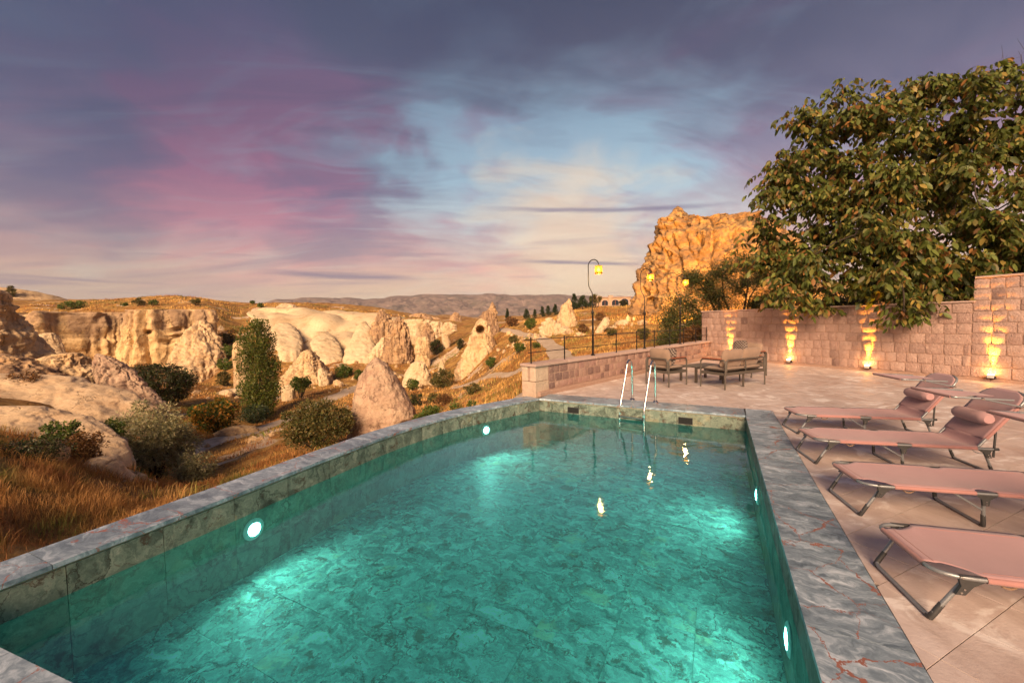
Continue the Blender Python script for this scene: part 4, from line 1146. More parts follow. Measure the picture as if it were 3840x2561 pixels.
# ------------------------------------------------------------------ folding sun loungers
def bezier_corner(p0, pc, p1, n=8):
    p0, pc, p1 = map(np.array, (p0, pc, p1))
    return [(1 - t) ** 2 * p0 + 2 * t * (1 - t) * pc + t * t * p1 for t in np.linspace(0, 1, n)]
def make_lounger():
    L = thing('sun_lounger', 'x', 'sun lounger')
    hw, z, r = 0.29, 0.285, 0.0125
    # seat frame: one bent tube
    fb = 0.19
    loop = [(1.60, hw, z), (0.16, hw, z)] + bezier_corner((0.16, hw, z), (0.0, hw, z), (0.0, fb, z))[1:] + bezier_corner((0.0, -fb, z), (0.0, -hw, z), (0.16, -hw, z)) + [(1.60, -hw, z)]
    MB().tube(loop, r, 10).build('seat_frame', M['tubes'], L, True)
    # sling: sheet with sag, cut away at the front corners and beside the middle brackets
    nx, ny = 60, 15
    xs = np.linspace(0.0, 1.43, nx)
    def halfw(x):
        if x < 0.20: return fb + (hw - fb) * min(1, (x / 0.20)) ** 2.2 - 0.012 * (x > .05) * (x < .18)
        if 0.735 < x < 0.865: return hw - 0.055 * math.sin(math.pi * (x - 0.735) / 0.13) ** 0.5
        return hw
    V = []
    for x in xs:
        h = halfw(x)
        for v in np.linspace(-1, 1, ny):
            sag = -0.016 * (1 - v * v) * min(1, x / 0.2) - 0.012 * (1 - v * v) * math.exp(-((x - 1.0) / 0.3) ** 2)
            V.append((x, v * h, z + r + 0.003 + sag))
    F = [(i * ny + j, (i + 1) * ny + j, (i + 1) * ny + j + 1, i * ny + j + 1) for i in range(nx - 1) for j in range(ny - 1)]
    o = raw('sling', V, F, M['sling'], L, True)
    md = o.modifiers.new('thick', 'SOLIDIFY'); md.thickness = 0.003; md.offset = 1
    # hems wrapped around the tubes
    mb = MB()
    for s in (-1, 1):
        mb.tube([(0.205, s * hw, z), (0.735, s * hw, z)], r + 0.0045, 10, False).tube([(0.865, s * hw, z), (1.43, s * hw, z)], r + 0.0045, 10, False)
    mb.tube([(0, -fb, z), (0, fb, z)], r + 0.0045, 10, False)
    mb.build('hem', M['sleeve'], L, True)
    sm_ = MB()
    zz = z + r + 0.0068
    for s in (-1, 1):
        sm_.tube([(x, s * (hw - 0.045), zz - 0.016 * (1 - ((hw - 0.045) / hw) ** 2)) for x in np.linspace(0.22, 0.72, 8)], 0.0016, 5).tube([(x, s * (hw - 0.045), zz - 0.028 * (1 - ((hw - 0.045) / hw) ** 2) * (1 if x < 1.3 else .7)) for x in np.linspace(0.88, 1.38, 8)], 0.0016, 5)
    sm_.tube([(0.045, y, zz - 0.0036 * (1 - (y / 0.2) ** 2)) for y in np.linspace(-0.185, 0.185, 8)], 0.0016, 5)
    sm_.build('seam', M['sleeve'], L)
    # back frame and back sling
    bl, ba = 0.70, R(53)
    bx, bz = math.cos(ba), math.sin(ba)
    H = np.array([1.46, 0, z + 0.01])
    def B(u, y, w=0.0): return H + np.array([bx * u - bz * w, y, bz * u + bx * w])
    bw = hw - 0.03
    pts = [B(0, bw), B(bl - 0.14, bw)] + bezier_corner(B(bl - 0.14, bw), B(bl, bw), B(bl, bw - 0.14))[1:] + bezier_corner(B(bl, -bw + 0.14), B(bl, -bw), B(bl - 0.14, -bw)) + [B(0, -bw)]
    MB().tube(pts, r, 10).build('back_frame', M['tubes'], L, True)
    us = np.linspace(0.10, bl + 0.004, 26); V = []
    for u in us:
        h = bw if u < bl - 0.15 else bw - (bw - (bw - 0.135)) * ((u - bl + 0.15) / 0.154) ** 3
        for v in np.linspace(-1, 1, ny): V.append(B(u, v * h, r + 0.003 - 0.014 * (1 - v * v) * (1 - u / bl)))
    F = [(i * ny + j, (i + 1) * ny + j, (i + 1) * ny + j + 1, i * ny + j + 1) for i in range(len(us) - 1) for j in range(ny - 1)]
    o = raw('back_sling', V, F, M['sling'], L, True)
    md = o.modifiers.new('thick', 'SOLIDIFY'); md.thickness = 0.003; md.offset = 1
    # bridging cloth between seat and back
    V = []
    for k in range(7):
        a = k / 6; p0 = np.array([1.40, 0, z + r + .003 - .006]); p1 = np.array([1.50, 0, z + 0.0]); p2 = B(0.12, 0, r + .003)
        c = (1 - a) ** 2 * p0 + 2 * a * (1 - a) * p1 + a * a * p2
        for v in np.linspace(-1, 1, ny): V.append((c[0], v * (hw * (1 - a) + bw * a) * (1 - 0.05 * math.sin(math.pi * a)), c[2] - 0.014 * (1 - v * v)))
    F = [(i * ny + j, (i + 1) * ny + j, (i + 1) * ny + j + 1, i * ny + j + 1) for i in range(6) for j in range(ny - 1)]
    o = raw('sling_bend', V, F, M['sling'], L, True)
    md = o.modifiers.new('thick', 'SOLIDIFY'); md.thickness = 0.003; md.offset = 1
    mb = MB()
    for s in (-1, 1): mb.tube([B(0.11, s * bw), B(bl - 0.16, s * bw)], r + 0.0045, 10, False)
    mb.tube([B(bl, -bw + .14), B(bl, bw - .14)], r + 0.0045, 10, False)
    mb.build('back_hem', M['sleeve'], L, True)
    # pillow roll
    V = []; F = []; n1, n2 = 14, 20
    pc = B(0.30, 0, 0.075)
    for i in range(n1 + 1):
        y = -0.215 + 0.43 * i / n1; e = abs(2 * i / n1 - 1)
        rad = 0.068 * (1 - e ** 9 * 0.35)
        for k in range(n2):
            a = 2 * math.pi * k / n2
            V.append((pc[0] + rad * 1.06 * math.cos(a), y, pc[2] + rad * math.sin(a)))
    for i in range(n1):
        for k in range(n2): F.append((i * n2 + k, i * n2 + (k + 1) % n2, (i + 1) * n2 + (k + 1) % n2, (i + 1) * n2 + k))
    F += [tuple(range(n2 - 1, -1, -1)), tuple(n1 * n2 + k for k in range(n2))]
    o = raw('pillow', V, F, M['sling'], L, True); o.data.set_sharp_from_angle(angle=R(50))
    # legs: three bent U tubes
    def uleg(xt, xb, yt, yb):
        pts = [(xt, yt, z - 0.01), (xb + (xt - xb) * 0.12, yb, 0.05)] + bezier_corner((xb + (xt - xb) * 0.10, yb, 0.05), (xb, yb, 0.016), (xb, yb - 0.05, 0.016))[1:] + \
              bezier_corner((xb, -yb + 0.05, 0.016), (xb, -yb, 0.016), (xb + (xt - xb) * 0.10, -yb, 0.05)) + [(xb + (xt - xb) * 0.12, -yb, 0.05), (xt, -yt, z - 0.01)]
        g = MB().tube(pts, 0.0125, 10).build('leg', M['tubes'], L, True)
        for s in (-1, 1):
            MB().tube([(xb + (xt - xb) * 0.34, s * yb, 0.105), (xb + (xt - xb) * 0.12, s * yb, 0.048), (xb, s * (yb - 0.004), 0.0155), (xb, s * (yb - 0.022), 0.0155)], [0.0145, 0.0155, 0.0165, 0.0155], 10).build('foot_cap', M['plastic'], g, True)
    uleg(0.14, -0.005, hw - 0.025, hw - 0.035)
    uleg(0.80, 0.815, hw - 0.025, hw - 0.035)
    uleg(1.50, 1.60, hw - 0.025, hw - 0.035)
    for s in (-1, 1):
        MB().tube([(0.60, s * (hw - 0.03), z - 0.012), (0.812, s * (hw - 0.03), 0.135)], 0.008, 8).build('brace', M['tubes'], L, True)
        # brackets (flat plates) at the leg joints
        for xc, lean, ww in ((0.145, -0.16, 0.055), (0.80, 0.0, 0.075), (1.50, 0.12, 0.06)):
            y0, y1 = sorted((s * (hw - 0.012), s * (hw + 0.006)))
            prof = [(xc - ww, z + 0.012), (xc + ww, z + 0.012), (xc + ww, z - 0.010), (xc + 0.026 + lean * .12, z - 0.045), (xc + 0.020 + lean * .30, z - 0.095), (xc - 0.020 + lean * .30, z - 0.095), (xc - 0.026 + lean * .12, z - 0.045), (xc - ww, z - 0.010)]
            n = len(prof)
            pl = MB().add([(a, y0, b) for a, b in prof] + [(a, y1, b) for a, b in prof], [tuple(range(n)), tuple(range(2 * n - 1, n - 1, -1))] + [(k, n + k, n + (k + 1) % n, (k + 1) % n) for k in range(n)]).build('bracket', M['plastic'], L)
            rv = MB()
            for (a, b) in ((xc - ww + .014, z), (xc + ww - .014, z), (xc + lean * .2, z - 0.062), (xc + lean * .28, z - 0.082)):
                rv.tube([(a, s * (hw + 0.005), b), (a, s * (hw + 0.0095), b)], 0.0055, 8)
            rv.build('rivet', M['steel'], pl)
        # back adjuster
        MB().tube([B(0.24, s * bw), (1.585, s * (hw - 0.02), z - 0.09)], 0.010, 8).build('adjuster', M['plastic'], L, True)
        MB().tube(bezier_corner((1.40, s * (hw - .01), z - .02), (1.47, s * (hw - .01), z - .085), (1.54, s * (hw - .01), z - .03)), 0.004, 6).build('wire_stay', M['tubes'], L, True)
        # end stop on the rail
        MB().tube([(1.565, s * hw, z), (1.61, s * hw, z)], 0.0155, 10).build('rail_end', M['plastic'], L, True)
    # canopy on two arms
    ch, cx0, cx1 = 0.825, 1.20, 1.70
    pts = [(cx1, hw + .02, ch - 0.02), (cx0 + 0.04, hw + .02, ch)] + bezier_corner((cx0 + .04, hw + .02, ch), (cx0, hw + .02, ch), (cx0, hw - .02, ch), 5)[1:] + bezier_corner((cx0, -hw + .02, ch), (cx0, -hw - .02, ch), (cx0 + .04, -hw - .02, ch), 5) + [(cx1, -hw - .02, ch - 0.02)]
    MB().tube(pts, 0.0105, 8).build('canopy_frame', M['tubes'], L, True)
    V = []; m = 16
    for i in range(m):
        a = i / (m - 1); x = cx0 - 0.008 + (cx1 - cx0 - 0.03) * a
        h = (hw + .016) * (1 - 0.55 * math.sin(math.pi * a * 0.55) ** 1.6) if a > 0 else hw + .016
        for v in np.linspace(-1, 1, ny): V.append((x, v * h, ch + 0.012 - 0.02 * a - 0.03 * (1 - v * v) * math.sin(math.pi * min(1, a * 1.1))))
    F = [(i * ny + j, (i + 1) * ny + j, (i + 1) * ny + j + 1, i * ny + j + 1) for i in range(m - 1) for j in range(ny - 1)]
    o = raw('canopy', V, F, M['sling'], L, True)
    md = o.modifiers.new('thick', 'SOLIDIFY'); md.thickness = 0.003; md.offset = 1
    MB().tube([(cx0, -hw, ch), (cx0, hw, ch)], 0.0155, 10).build('canopy_hem', M['sleeve'], L, True)
    for s in (-1, 1):
        a_ = MB().tube([(1.44, s * (hw + .035), ch - 0.01), tuple(B(0.55, s * (bw + .035)))], 0.009, 8).build('canopy_arm', M['tubes'], L, True)
        q = B(0.55, 0)
        MB().tube([(1.44, s * (hw + .015), ch - .01), (1.44, s * (hw + .05), ch - .01)], 0.012, 8).build('pivot', M['steel'], a_, True)
        MB().tube([(q[0], s * (bw - .01), q[2]), (q[0], s * (bw + .05), q[2])], 0.013, 8).build('pivot', M['steel'], a_, True)
    # webbing loop under the seat
    MB().tube(bezier_corner((0.27, -hw + .03, z - .012), (0.32, -hw + .03, z - .085), (0.37, -hw + .03, z - .012)), 0.006, 6).build('strap', M['strap'], L, True)
    return L
LG = make_lounger()
first = True
for (mx, my, hd, lab) in ((4.315, 5.93, -13.5, 'pink folding sun lounger parked closest to the boundary wall and its uplights'),
                          (3.68, 4.74, -14.5, 'pink folding sun lounger second from the boundary wall, pillow fully in view'),
                          (3.135, 3.525, -15, 'pink folding sun lounger third from the boundary wall, backrest out of sight'),
                          (2.51, 2.354, -16, 'pink folding sun lounger farthest from the boundary wall, only its foot end in view')):
    o = LG if first else copy_tree(LG); first = False
    h_ = R(hd); o.location = (mx - math.cos(h_) * 0.14, my - math.sin(h_) * 0.14, 0); o.rotation_euler = (0, 0, h_)
    tag(o, lab, 'sun lounger', 'pink sun loungers beside the pool')
# ------------------------------------------------------------------ rock formations
def rock(name, label, depth, sil, m, aspect=0.7, N=120, Mr=92, amp=0.10, freq=None, flute=0.0, power=2.4, billow=0.0, dents=(), seed=0, cat='rock', group=None, sink=2.5, round_top=True, lean=0.0, det=0.035, strat=0.02, soft=False, gully=0.07):
    """outline rows (pixel y, left x, right x) give width and height at a known distance; the body is a full rounded solid"""
    ys = np.array([s[0] for s in sil], float); xl = np.array([s[1] for s in sil], float); xr = np.array([s[2] for s in sil], float)
    s_ = np.concatenate([[0], np.cumsum(np.hypot(np.diff(ys), np.maximum(np.abs(np.diff(xl)), np.abs(np.diff(xr))) * 0.6))])
    s_ /= s_[-1]
    u = np.linspace(0, 1, Mr)
    Y = np.interp(u, s_, ys); XL = np.interp(u, s_, xl); XR = np.interp(u, s_, xr)
    for _ in range(2):
        Y[1:-1] = (Y[:-2] + 2 * Y[1:-1] + Y[2:]) / 4; XL[1:-1] = (XL[:-2] + 2 * XL[1:-1] + XL[2:]) / 4; XR[1:-1] = (XR[:-2] + 2 * XR[1:-1] + XR[2:]) / 4
    C = np.array([at((a + b) / 2, y, depth) for a, b, y in zip(XL, XR, Y)])
    HW = (XR - XL) / 2 * KV / FPX * depth
    dirf = C[-1] * [1, 1, 0]; dirf /= np.linalg.norm(dirf)
    if lean:
        fr_ = np.clip((C[:, 2] - C[:, 2].min()) / (np.ptp(C[:, 2]) + 1e-6), 0, 1)
        sc_ = 1 + lean * (fr_ - 0.3) / depth
        C = CAM + (C - CAM) * sc_[:, None]; HW = HW * sc_
    # sunk foot
    C = np.vstack([C, C[-1] - [0, 0, sink * 0.5], C[-1] - [0, 0, sink]]); HW = np.concatenate([HW, [HW[-1] * 1.02, HW[-1] * 1.03]])
    n = len(HW); th = np.linspace(0, 2 * np.pi, N, endpoint=False)
    sg = lambda v, p: np.sign(v) * np.abs(v) ** p
    ex, ey = sg(np.cos(th), 2 / power), sg(np.sin(th), 2 / power)
    asp = aspect
    ca = C.mean(0); side = np.array([ca[1], -ca[0], 0]) / np.hypot(ca[0], ca[1]); fwd = np.array([ca[0], ca[1], 0]) / np.hypot(ca[0], ca[1])
    HM = HW.max()
    HD = asp * (HW * 0.75 + 0.25 * HM * np.clip(HW / (0.25 * HM), 0, 1))
    V = C[:, None] + side * (HW[:, None, None] * ex[None, :, None]) + fwd * (HD[:, None, None] * ey[None, :, None])
    nrm = side * ex[None, :, None] * np.ones((n, 1, 1)) + fwd * ey[None, :, None] * np.ones((n, 1, 1)) + np.array([0, 0, 0.35])
    nrm /= np.linalg.norm(nrm, axis=2)[..., None]
    P_ = V.reshape(-1, 3); freq = freq or 1.6 / HM
    hgt = C[:, 2].max() - C[:-2, 2].min()
    ref = min(HM, hgt)
    D = fbm(P_ * freq + seed * 3.1, 2 if soft else 5, 0.5 if soft else 0.55) * amp * ref
    if flute:
        st_ = np.array([freq * 2.4, freq * 2.4, freq * 0.35])
        D += (np.abs(perlin(P_ * st_ * 0.8 + seed)) * 1.7 - 0.35) * flute * ref if soft else ((np.abs(perlin(P_ * st_ + seed)) * 1.7 - 0.35) + 0.55 * (np.abs(perlin(P_ * st_ * 2.3 + seed + 9)) * 1.7 - 0.35) + 0.3 * np.abs(perlin(P_ * st_ * 5.1 + seed))) * flute * ref
    if billow: D += (np.abs(perlin(P_ * freq * np.array([0.9, 0.9, 0.5]) + seed * 1.7)) * 1.7 - 0.35 + 0.5 * np.abs(perlin(P_ * freq * np.array([2.1, 2.1, 1.1]) + seed))) * billow * ref
    D += fbm(P_ * freq * 3.7 + seed * 5.3, 4, 0.6, True) * det * ref
    if not soft and gully:                                 # sharp rain channels running down the face
        gq = perlin(P_ * np.array([freq * 1.9, freq * 1.9, freq * 0.22]) + seed * 2.3); g2 = perlin(P_ * np.array([freq * 4.3, freq * 4.3, freq * 0.5]) + seed * 4.1)
        D -= (np.clip(1 - np.abs(gq) * 3.2, 0, 1) ** 2 + 0.5 * np.clip(1 - np.abs(g2) * 3.2, 0, 1) ** 2) * gully * ref
    D += np.clip(perlin(np.stack([P_[:, 0] * freq * 0.4, P_[:, 1] * freq * 0.4, P_[:, 2] * freq * 4.5], -1) + seed) * 2.2, -0.6, 0.6) * strat * ref
    D = D - D.mean() - 0.3 * D.std()
    D = D.reshape(n, N) * np.clip(HW / (0.35 * HM), 0.12, 1)[:, None]
    V = V + nrm * D[..., None]
    for (dx, dy, dr, dm) in dents:
        c = at(dx, dy, depth); rr_ = dr * KV / FPX * depth
        q = V - c; lat = (q @ side) / rr_; ver = q[..., 2] / rr_; front = (q @ fwd) < 0
        w_ = np.exp(-(lat ** 2 + ver ** 2) ** 3) * front
        V = V + fwd * (w_ * dm)[..., None]
    F = [(i * N + k, (i + 1) * N + k, (i + 1) * N + (k + 1) % N, i * N + (k + 1) % N) for i in range(n - 1) for k in range(N)]
    Vl = np.vstack([V.reshape(-1, 3), V[0].mean(0) + [0, 0, 0.04 * HM * (1 if round_top else 0)]])
    Fi = np.array(F)
    T = np.array([(n * N, k, (k + 1) % N, k) for k in range(N)])
    org = C[-1].copy(); org[2] = C[-3][2]
    o = raw(name, Vl - org, [tuple(f) for f in Fi] + [(n * N, int(k), int((k + 1) % N)) for k in range(N)], m, None, True)
    o.location = org
    return tag(o, label, cat, group)

rock('cliff', 'long fluted cream cliff under the dry plateau, its larger stretch', 99, [(722, 40, 268), (728, 38, 280), (745, 30, 284), (775, 26, 286), (800, 24, 282), (818, 20, 276), (835, 10, 270)], M['crustc'], 0.22, 260, 90, 0.04, 0.10, 0.16, 4.0, 0, ((209, 750, 4, 2.0), (262, 760, 4, 2.0), (175, 772, 4, 1.6)), 2, 'cliff', sink=8)
rock('cliff', 'fluted cream cliff with a carved doorway, right of the grassy gully', 98.5, [(713, 318, 462), (720, 312, 470), (745, 308, 470), (780, 304, 468), (810, 298, 462), (835, 292, 450), (865, 286, 440)], M['crustc'], 0.30, 220, 90, 0.04, 0.10, 0.16, 4.0, 0, ((409, 756, 6, 2.5), (409, 772, 5, 2.0), (345, 762, 5, 2.0), (385, 785, 6, 1.6)), 5, 'cliff', sink=8)
rock('cliff', 'shaded gully wall joining the two cream cliffs', 106, [(718, 255, 330), (740, 255, 330), (790, 255, 330), (830, 250, 335)], M['crustc'], 0.3, 110, 60, 0.04, 0.12, 0.14, 4, 0, (), 7, 'cliff', sink=8)
rock('rock_spur', 'crumbling pale rock spur falling from the end of the cliff', 92, [(736, 452, 470), (752, 440, 482), (775, 428, 494), (800, 412, 500), (825, 400, 505), (845, 392, 508), (865, 400, 490), (885, 415, 475)], M['tuff'], 0.55, 160, 110, 0.14, 0.16, 0.09, 2.2, 0, (), 9, sink=6, lean=10, det=.04)
rock('rock_spur', 'small pale rock spur high on the slope by the cliff end', 112, [(714, 478, 486), (722, 474, 496), (733, 474, 500), (745, 480, 494)], M['white'], 0.6, 84, 50, 0.16, None, 0, 2.4, 0, (), 11, sink=4)
rock('rock_dome', 'rounded pale rock shaped like a headstone below the cliff', 88, [(765, 100, 118), (772, 93, 127), (785, 90, 132), (800, 86, 136), (812, 84, 139)], M['white'], 0.6, 78, 56, 0.05, None, 0, 3.0, 0, (), 12, sink=4)
rock('rock_crag', 'dark crusted crag rising at the valley edge', 44, [(668, -40, -6), (690, -70, 2), (705, -90, 12), (730, -120, 20), (760, -150, 30), (790, -170, 40), (815, -190, 52), (850, -210, 70)], M['tuff'], 0.6, 200, 150, 0.14, None, 0.06, 2.4, 0, (), 13, sink=5)
rock('rock_outcrop', 'broken grey-cream outcrop beside the leaning slab', 36, [(812, 145, 172), (822, 112, 190), (840, 104, 200), (865, 104, 215), (890, 120, 225), (915, 150, 245), (945, 170, 262)], M['tuff'], 0.8, 200, 150, 0.17, None, 0.06, 2.4, 0, (), 15, sink=4)
rock('rock_outcrop', 'low rough ledge of rust-brown rock on the left slope', 33, [(815, -10, 20), (830, -60, 60), (850, -90, 92), (870, -110, 112), (900, -120, 130)], M['crust'], 0.8, 180, 120, 0.18, None, 0.05, 2.3, 0, (), 16, sink=4)
rock('leaning_slab', 'pointed reddish slab of rock leaning over the valley bushes', 30, [(813, 221, 229), (824, 222, 256), (840, 224, 280), (860, 231, 300), (887, 243, 323), (915, 256, 350), (935, 264, 368), (960, 272, 372)], M['boulder'], 0.38, 180, 140, 0.06, None, 0.03, 3.4, 0, (), 18, sink=3)
rock('rock_slope', 'broad smooth cream rock slope above the dark bush', 23, [(862, -90, -10), (872, -130, 60), (884, -170, 110), (900, -200, 150), (920, -220, 190), (940, -230, 228), (960, -240, 258), (985, -250, 272)], M['cream'], 0.34, 260, 170, 0.10, None, 0.03, 2.0, 0.16, (), 20, sink=4, lean=2.5, strat=.006, det=.006, gully=.012)
rock('rock_slope', 'rounded pale rock hump behind the rust-coloured grass', 14.5, [(942, -130, -10), (952, -160, 40), (965, -180, 85), (985, -200, 125), (1010, -215, 165), (1038, -225, 192), (1062, -230, 207), (1095, -235, 214)], M['cream'], 0.36, 260, 170, 0.08, None, 0.03, 2.0, 0.14, (), 22, sink=3, lean=1.5, strat=.005, det=.005, gully=.010)
rock('rock_slope', 'white rock tongue between the small green shrubs', 18, [(974, 140, 172), (985, 138, 205), (1000, 136, 236), (1020, 140, 262), (1045, 150, 278), (1075, 160, 284)], M['white'], 0.4, 150, 90, 0.08, None, 0.02, 2.2, 0.06, (), 24, sink=3, lean=1.5, strat=.01, det=.01)
rock('boulder', 'small rounded pale boulder at the foot of the grass bank', 12.5, [(1052, 208, 236), (1060, 203, 258), (1074, 202, 272), (1092, 206, 282), (1104, 216, 297), (1122, 222, 306)], M['cream'], 0.7, 72, 50, 0.06, None, 0, 2.6, 0.03, (), 26, sink=2)
rock('boulder', 'large pointed pink-grey boulder standing right behind the pool edge', 25, [(822, 860, 868), (828, 853, 876), (838, 845, 890), (861, 829, 907), (893, 817, 924), (922, 811, 940), (952, 807, 953), (975, 804, 955), (1002, 803, 946), (1040, 806, 938)], M['boulder'], 0.8, 150, 110, 0.06, 0.45, 0.012, 2.5, 0, ((930, 975, 16, 0.35),), 28, sink=3, gully=.015)
rock('rock_cone', 'pale rock cone with a brown face at the foot of the white ridge', 76, [(804, 702, 714), (812, 692, 722), (828, 680, 732), (845, 668, 742), (860, 656, 752), (875, 650, 758)], M['tuff'], 0.8, 134, 98, 0.10, None, 0.05, 2.4, 0, (), 30, sink=4)
rock('rock_dome', 'small white lump of rock leaning on the brown-faced cone', 73, [(845, 733, 741), (853, 730, 747), (865, 730, 752), (876, 732, 756)], M['white'], 0.8, 67, 47, 0.10, None, 0, 2.5, 0, (), 31, sink=3)
rock('rock_dome', 'cream dome-shaped rock beyond the large boulder', 62, [(829, 956, 966), (835, 946, 974), (846, 938, 981), (861, 929, 988), (878, 925, 990)], M['white'], 0.8, 100, 67, 0.07, None, 0.03, 2.4, 0, (), 33, sink=3)
rock('rock_spire', 'thin pale rock spike beside the cream dome', 66, [(826, 1012, 1015), (834, 1009, 1019), (845, 1006, 1022), (860, 1004, 1023)], M['white'], 0.8, 56, 50, 0.10, None, 0, 2.3, 0, (), 35, sink=3)
rock('rock_spire', 'tall leaning rock with a dark hollow near its top', 60, [(732, 1101, 1108), (738, 1096, 1118), (748, 1090, 1126), (776, 1077, 1133), (802, 1066, 1139), (832, 1055, 1146), (850, 1047, 1149), (868, 1045, 1146)], M['tuff'], 0.75, 120, 110, 0.08, None, 0.03, 2.5, 0, ((1103, 757, 8.5, 4.5),), 37, sink=4)
rock('rock_spire', 'jagged twin-pointed rock spire behind the hollowed rock', 74, [(694, 1129, 1132), (704, 1125, 1137), (714, 1118, 1140), (717, 1107, 1141), (735, 1102, 1144), (760, 1098, 1147), (795, 1094, 1150), (820, 1090, 1155)], M['crust'], 0.7, 117, 112, 0.13, None, 0.05, 2.3, 0, (), 39, sink=4)
rock('rock_dome', 'low pale boulders at the right foot of the hollowed rock', 58, [(812, 1142, 1150), (822, 1138, 1158), (836, 1136, 1162), (850, 1138, 1164)], M['white'], 0.8, 67, 47, 0.14, None, 0, 2.4, 0, (), 40, sink=2)
rock('white_ridge', 'long smooth white tuff ridge beyond the poplar', 112, [(710, 575, 690), (714, 580, 780), (722, 590, 880), (738, 604, 905), (760, 622, 905), (785, 645, 900), (805, 680, 885), (822, 712, 866), (840, 735, 850)], M['whitesm'], 0.30, 300, 150, 0.06, 0.05, 0.16, 2.6, 0.16, (), 41, 'ridge', sink=8, lean=30, det=.002, strat=.0, soft=True)
for k, (lab, dd, s) in enumerate((
    ('smooth white lobe at the left foot of the white ridge', 104, [(742, 636, 660), (755, 628, 676), (770, 624, 686), (788, 626, 692), (805, 640, 690)]),
    ('bulging white lobe in the middle of the white ridge', 101, [(762, 728, 752), (775, 720, 766), (790, 716, 776), (806, 722, 782), (824, 734, 786)]),
    ('pointed white buttress running down beside the brown cone', 100, [(738, 830, 840), (755, 818, 850), (780, 806, 858), (800, 796, 862), (824, 790, 860)]))):
    rock('rock_lobe', lab, dd, s, M['whitesm'], 0.9, 110, 70, 0.06, None, 0.05, 2.3, 0.05, (), 43 + k, sink=5, lean=14, det=.003, strat=.0, soft=True)
rock('rock_cone', 'brown crusted rock cone with a knob on its tip', 106, [(711, 873, 880), (718, 868, 886), (722, 870, 890), (738, 862, 900), (762, 850, 912), (790, 838, 918), (820, 830, 918)], M['crust'], 0.7, 117, 98, 0.12, None, 0.16, 2.3, 0, (), 47, sink=5)
rock('rock_cone', 'broad brown rock cone in front of the white ridge', 97, [(727, 913, 920), (736, 907, 926), (752, 899, 933), (773, 890, 940), (802, 879, 947), (825, 873, 950), (842, 880, 940)], M['crust'], 0.75, 134, 112, 0.10, None, 0.16, 2.4, 0, (), 49, sink=5)
rock('rock_cone', 'white apron of rock left of the broad brown cone', 96, [(775, 876, 884), (795, 862, 888), (815, 846, 886), (828, 826, 880), (842, 815, 866)], M['white'], 0.7, 100, 78, 0.08, None, 0.05, 2.3, 0, (), 50, sink=5)
rock('rock_block', 'yellowish upright rock block right of the broad brown cone', 88, [(773, 958, 980), (782, 954, 985), (800, 952, 986), (820, 954, 985), (830, 952, 988)], M['tuff'], 0.7, 84, 61, 0.08, None, 0.04, 3.2, 0, (), 51, sink=4)
rock('rock_cone', 'grey-brown rock fins rising behind the yellowish block', 100, [(742, 978, 983), (752, 972, 990), (768, 966, 998), (790, 962, 1002), (815, 960, 1002)], M['crust'], 0.7, 89, 70, 0.14, None, 0.16, 2.3, 0, (), 52, sink=4)
rock('rock_dome', 'white knobbly rock high on the grassy slope', 100, [(740, 1022, 1038), (748, 1016, 1048), (760, 1014, 1050), (772, 1014, 1032)], M['white'], 0.7, 78, 56, 0.16, None, 0, 2.4, 0, (), 53, sink=3)
rock('rock_ridge', 'crest of pale rock running right from the brown cones', 128, [(734, 930, 985), (740, 925, 1010), (752, 925, 1020), (775, 930, 1018)], M['white'], 0.4, 134, 61, 0.14, None, 0.08, 2.6, 0, (), 54, sink=6)
rock('rock_cone', 'pair of far pointed rocks on the valley rim', 170, [(717, 1042, 1047), (725, 1036, 1056), (735, 1032, 1062), (748, 1030, 1066)], M['crust'], 0.7, 84, 61, 0.18, None, 0.1, 2.2, 0, (), 55, sink=4)
rock('rock_ridge', 'far reddish rock mass on the valley rim', 185, [(720, 950, 975), (728, 935, 1000), (738, 925, 1020), (748, 920, 1030)], M['crust'], 0.4, 112, 56, 0.16, None, 0.1, 2.4, 0, (), 56, sink=6)
rock('rock_ridge', 'pale rocky hilltop on the left skyline', 195, [(662, -70, 14), (669, -90, 55), (678, -110, 84), (688, -120, 104), (698, -130, 120)], M['tuff'], 0.6, 117, 61, 0.05, None, 0.02, 2.4, 0, (), 57, sink=6)
rock('boulder', 'cluster of pale boulders on the crest of the white ridge', 150, [(697, 646, 662), (702, 640, 674), (709, 634, 684), (716, 630, 692)], M['white'], 0.6, 89, 50, 0.18, None, 0, 2.4, 0, (), 58, sink=4)
rock('boulder', 'single pale boulder on the ridge crest above the white slope', 148, [(706, 684, 696), (711, 678, 703), (718, 672, 708)], M['white'], 0.6, 67, 39, 0.14, None, 0, 2.4, 0, (), 59, sink=4)
rock('rock_block', 'pale square rock half hidden behind the poplar', 72, [(782, 545, 568), (790, 538, 574), (815, 537, 574), (845, 540, 572), (870, 540, 576)], M['tuff'], 0.7, 84, 67, 0.09, None, 0.02, 3.2, 0, (), 60, sink=3)
rock('rock_spire', 'cream split-topped rock on the slope below the house', 56, [(686, 1305, 1308), (694, 1300, 1311), (698, 1292, 1312), (712, 1285, 1316), (730, 1279, 1321), (748, 1275, 1326), (760, 1272, 1328)], M['tuff'], 0.75, 117, 89, 0.09, None, 0.03, 2.4, 0, (), 61, sink=3)
rock('rock_slide', 'white eroded rock bank beside the dirt road', 50, [(730, 1256, 1268), (742, 1247, 1278), (756, 1242, 1300), (768, 1238, 1330), (778, 1240, 1335)], M['white'], 0.5, 117, 61, 0.14, None, 0.16, 2.3, 0, (), 62, sink=3)
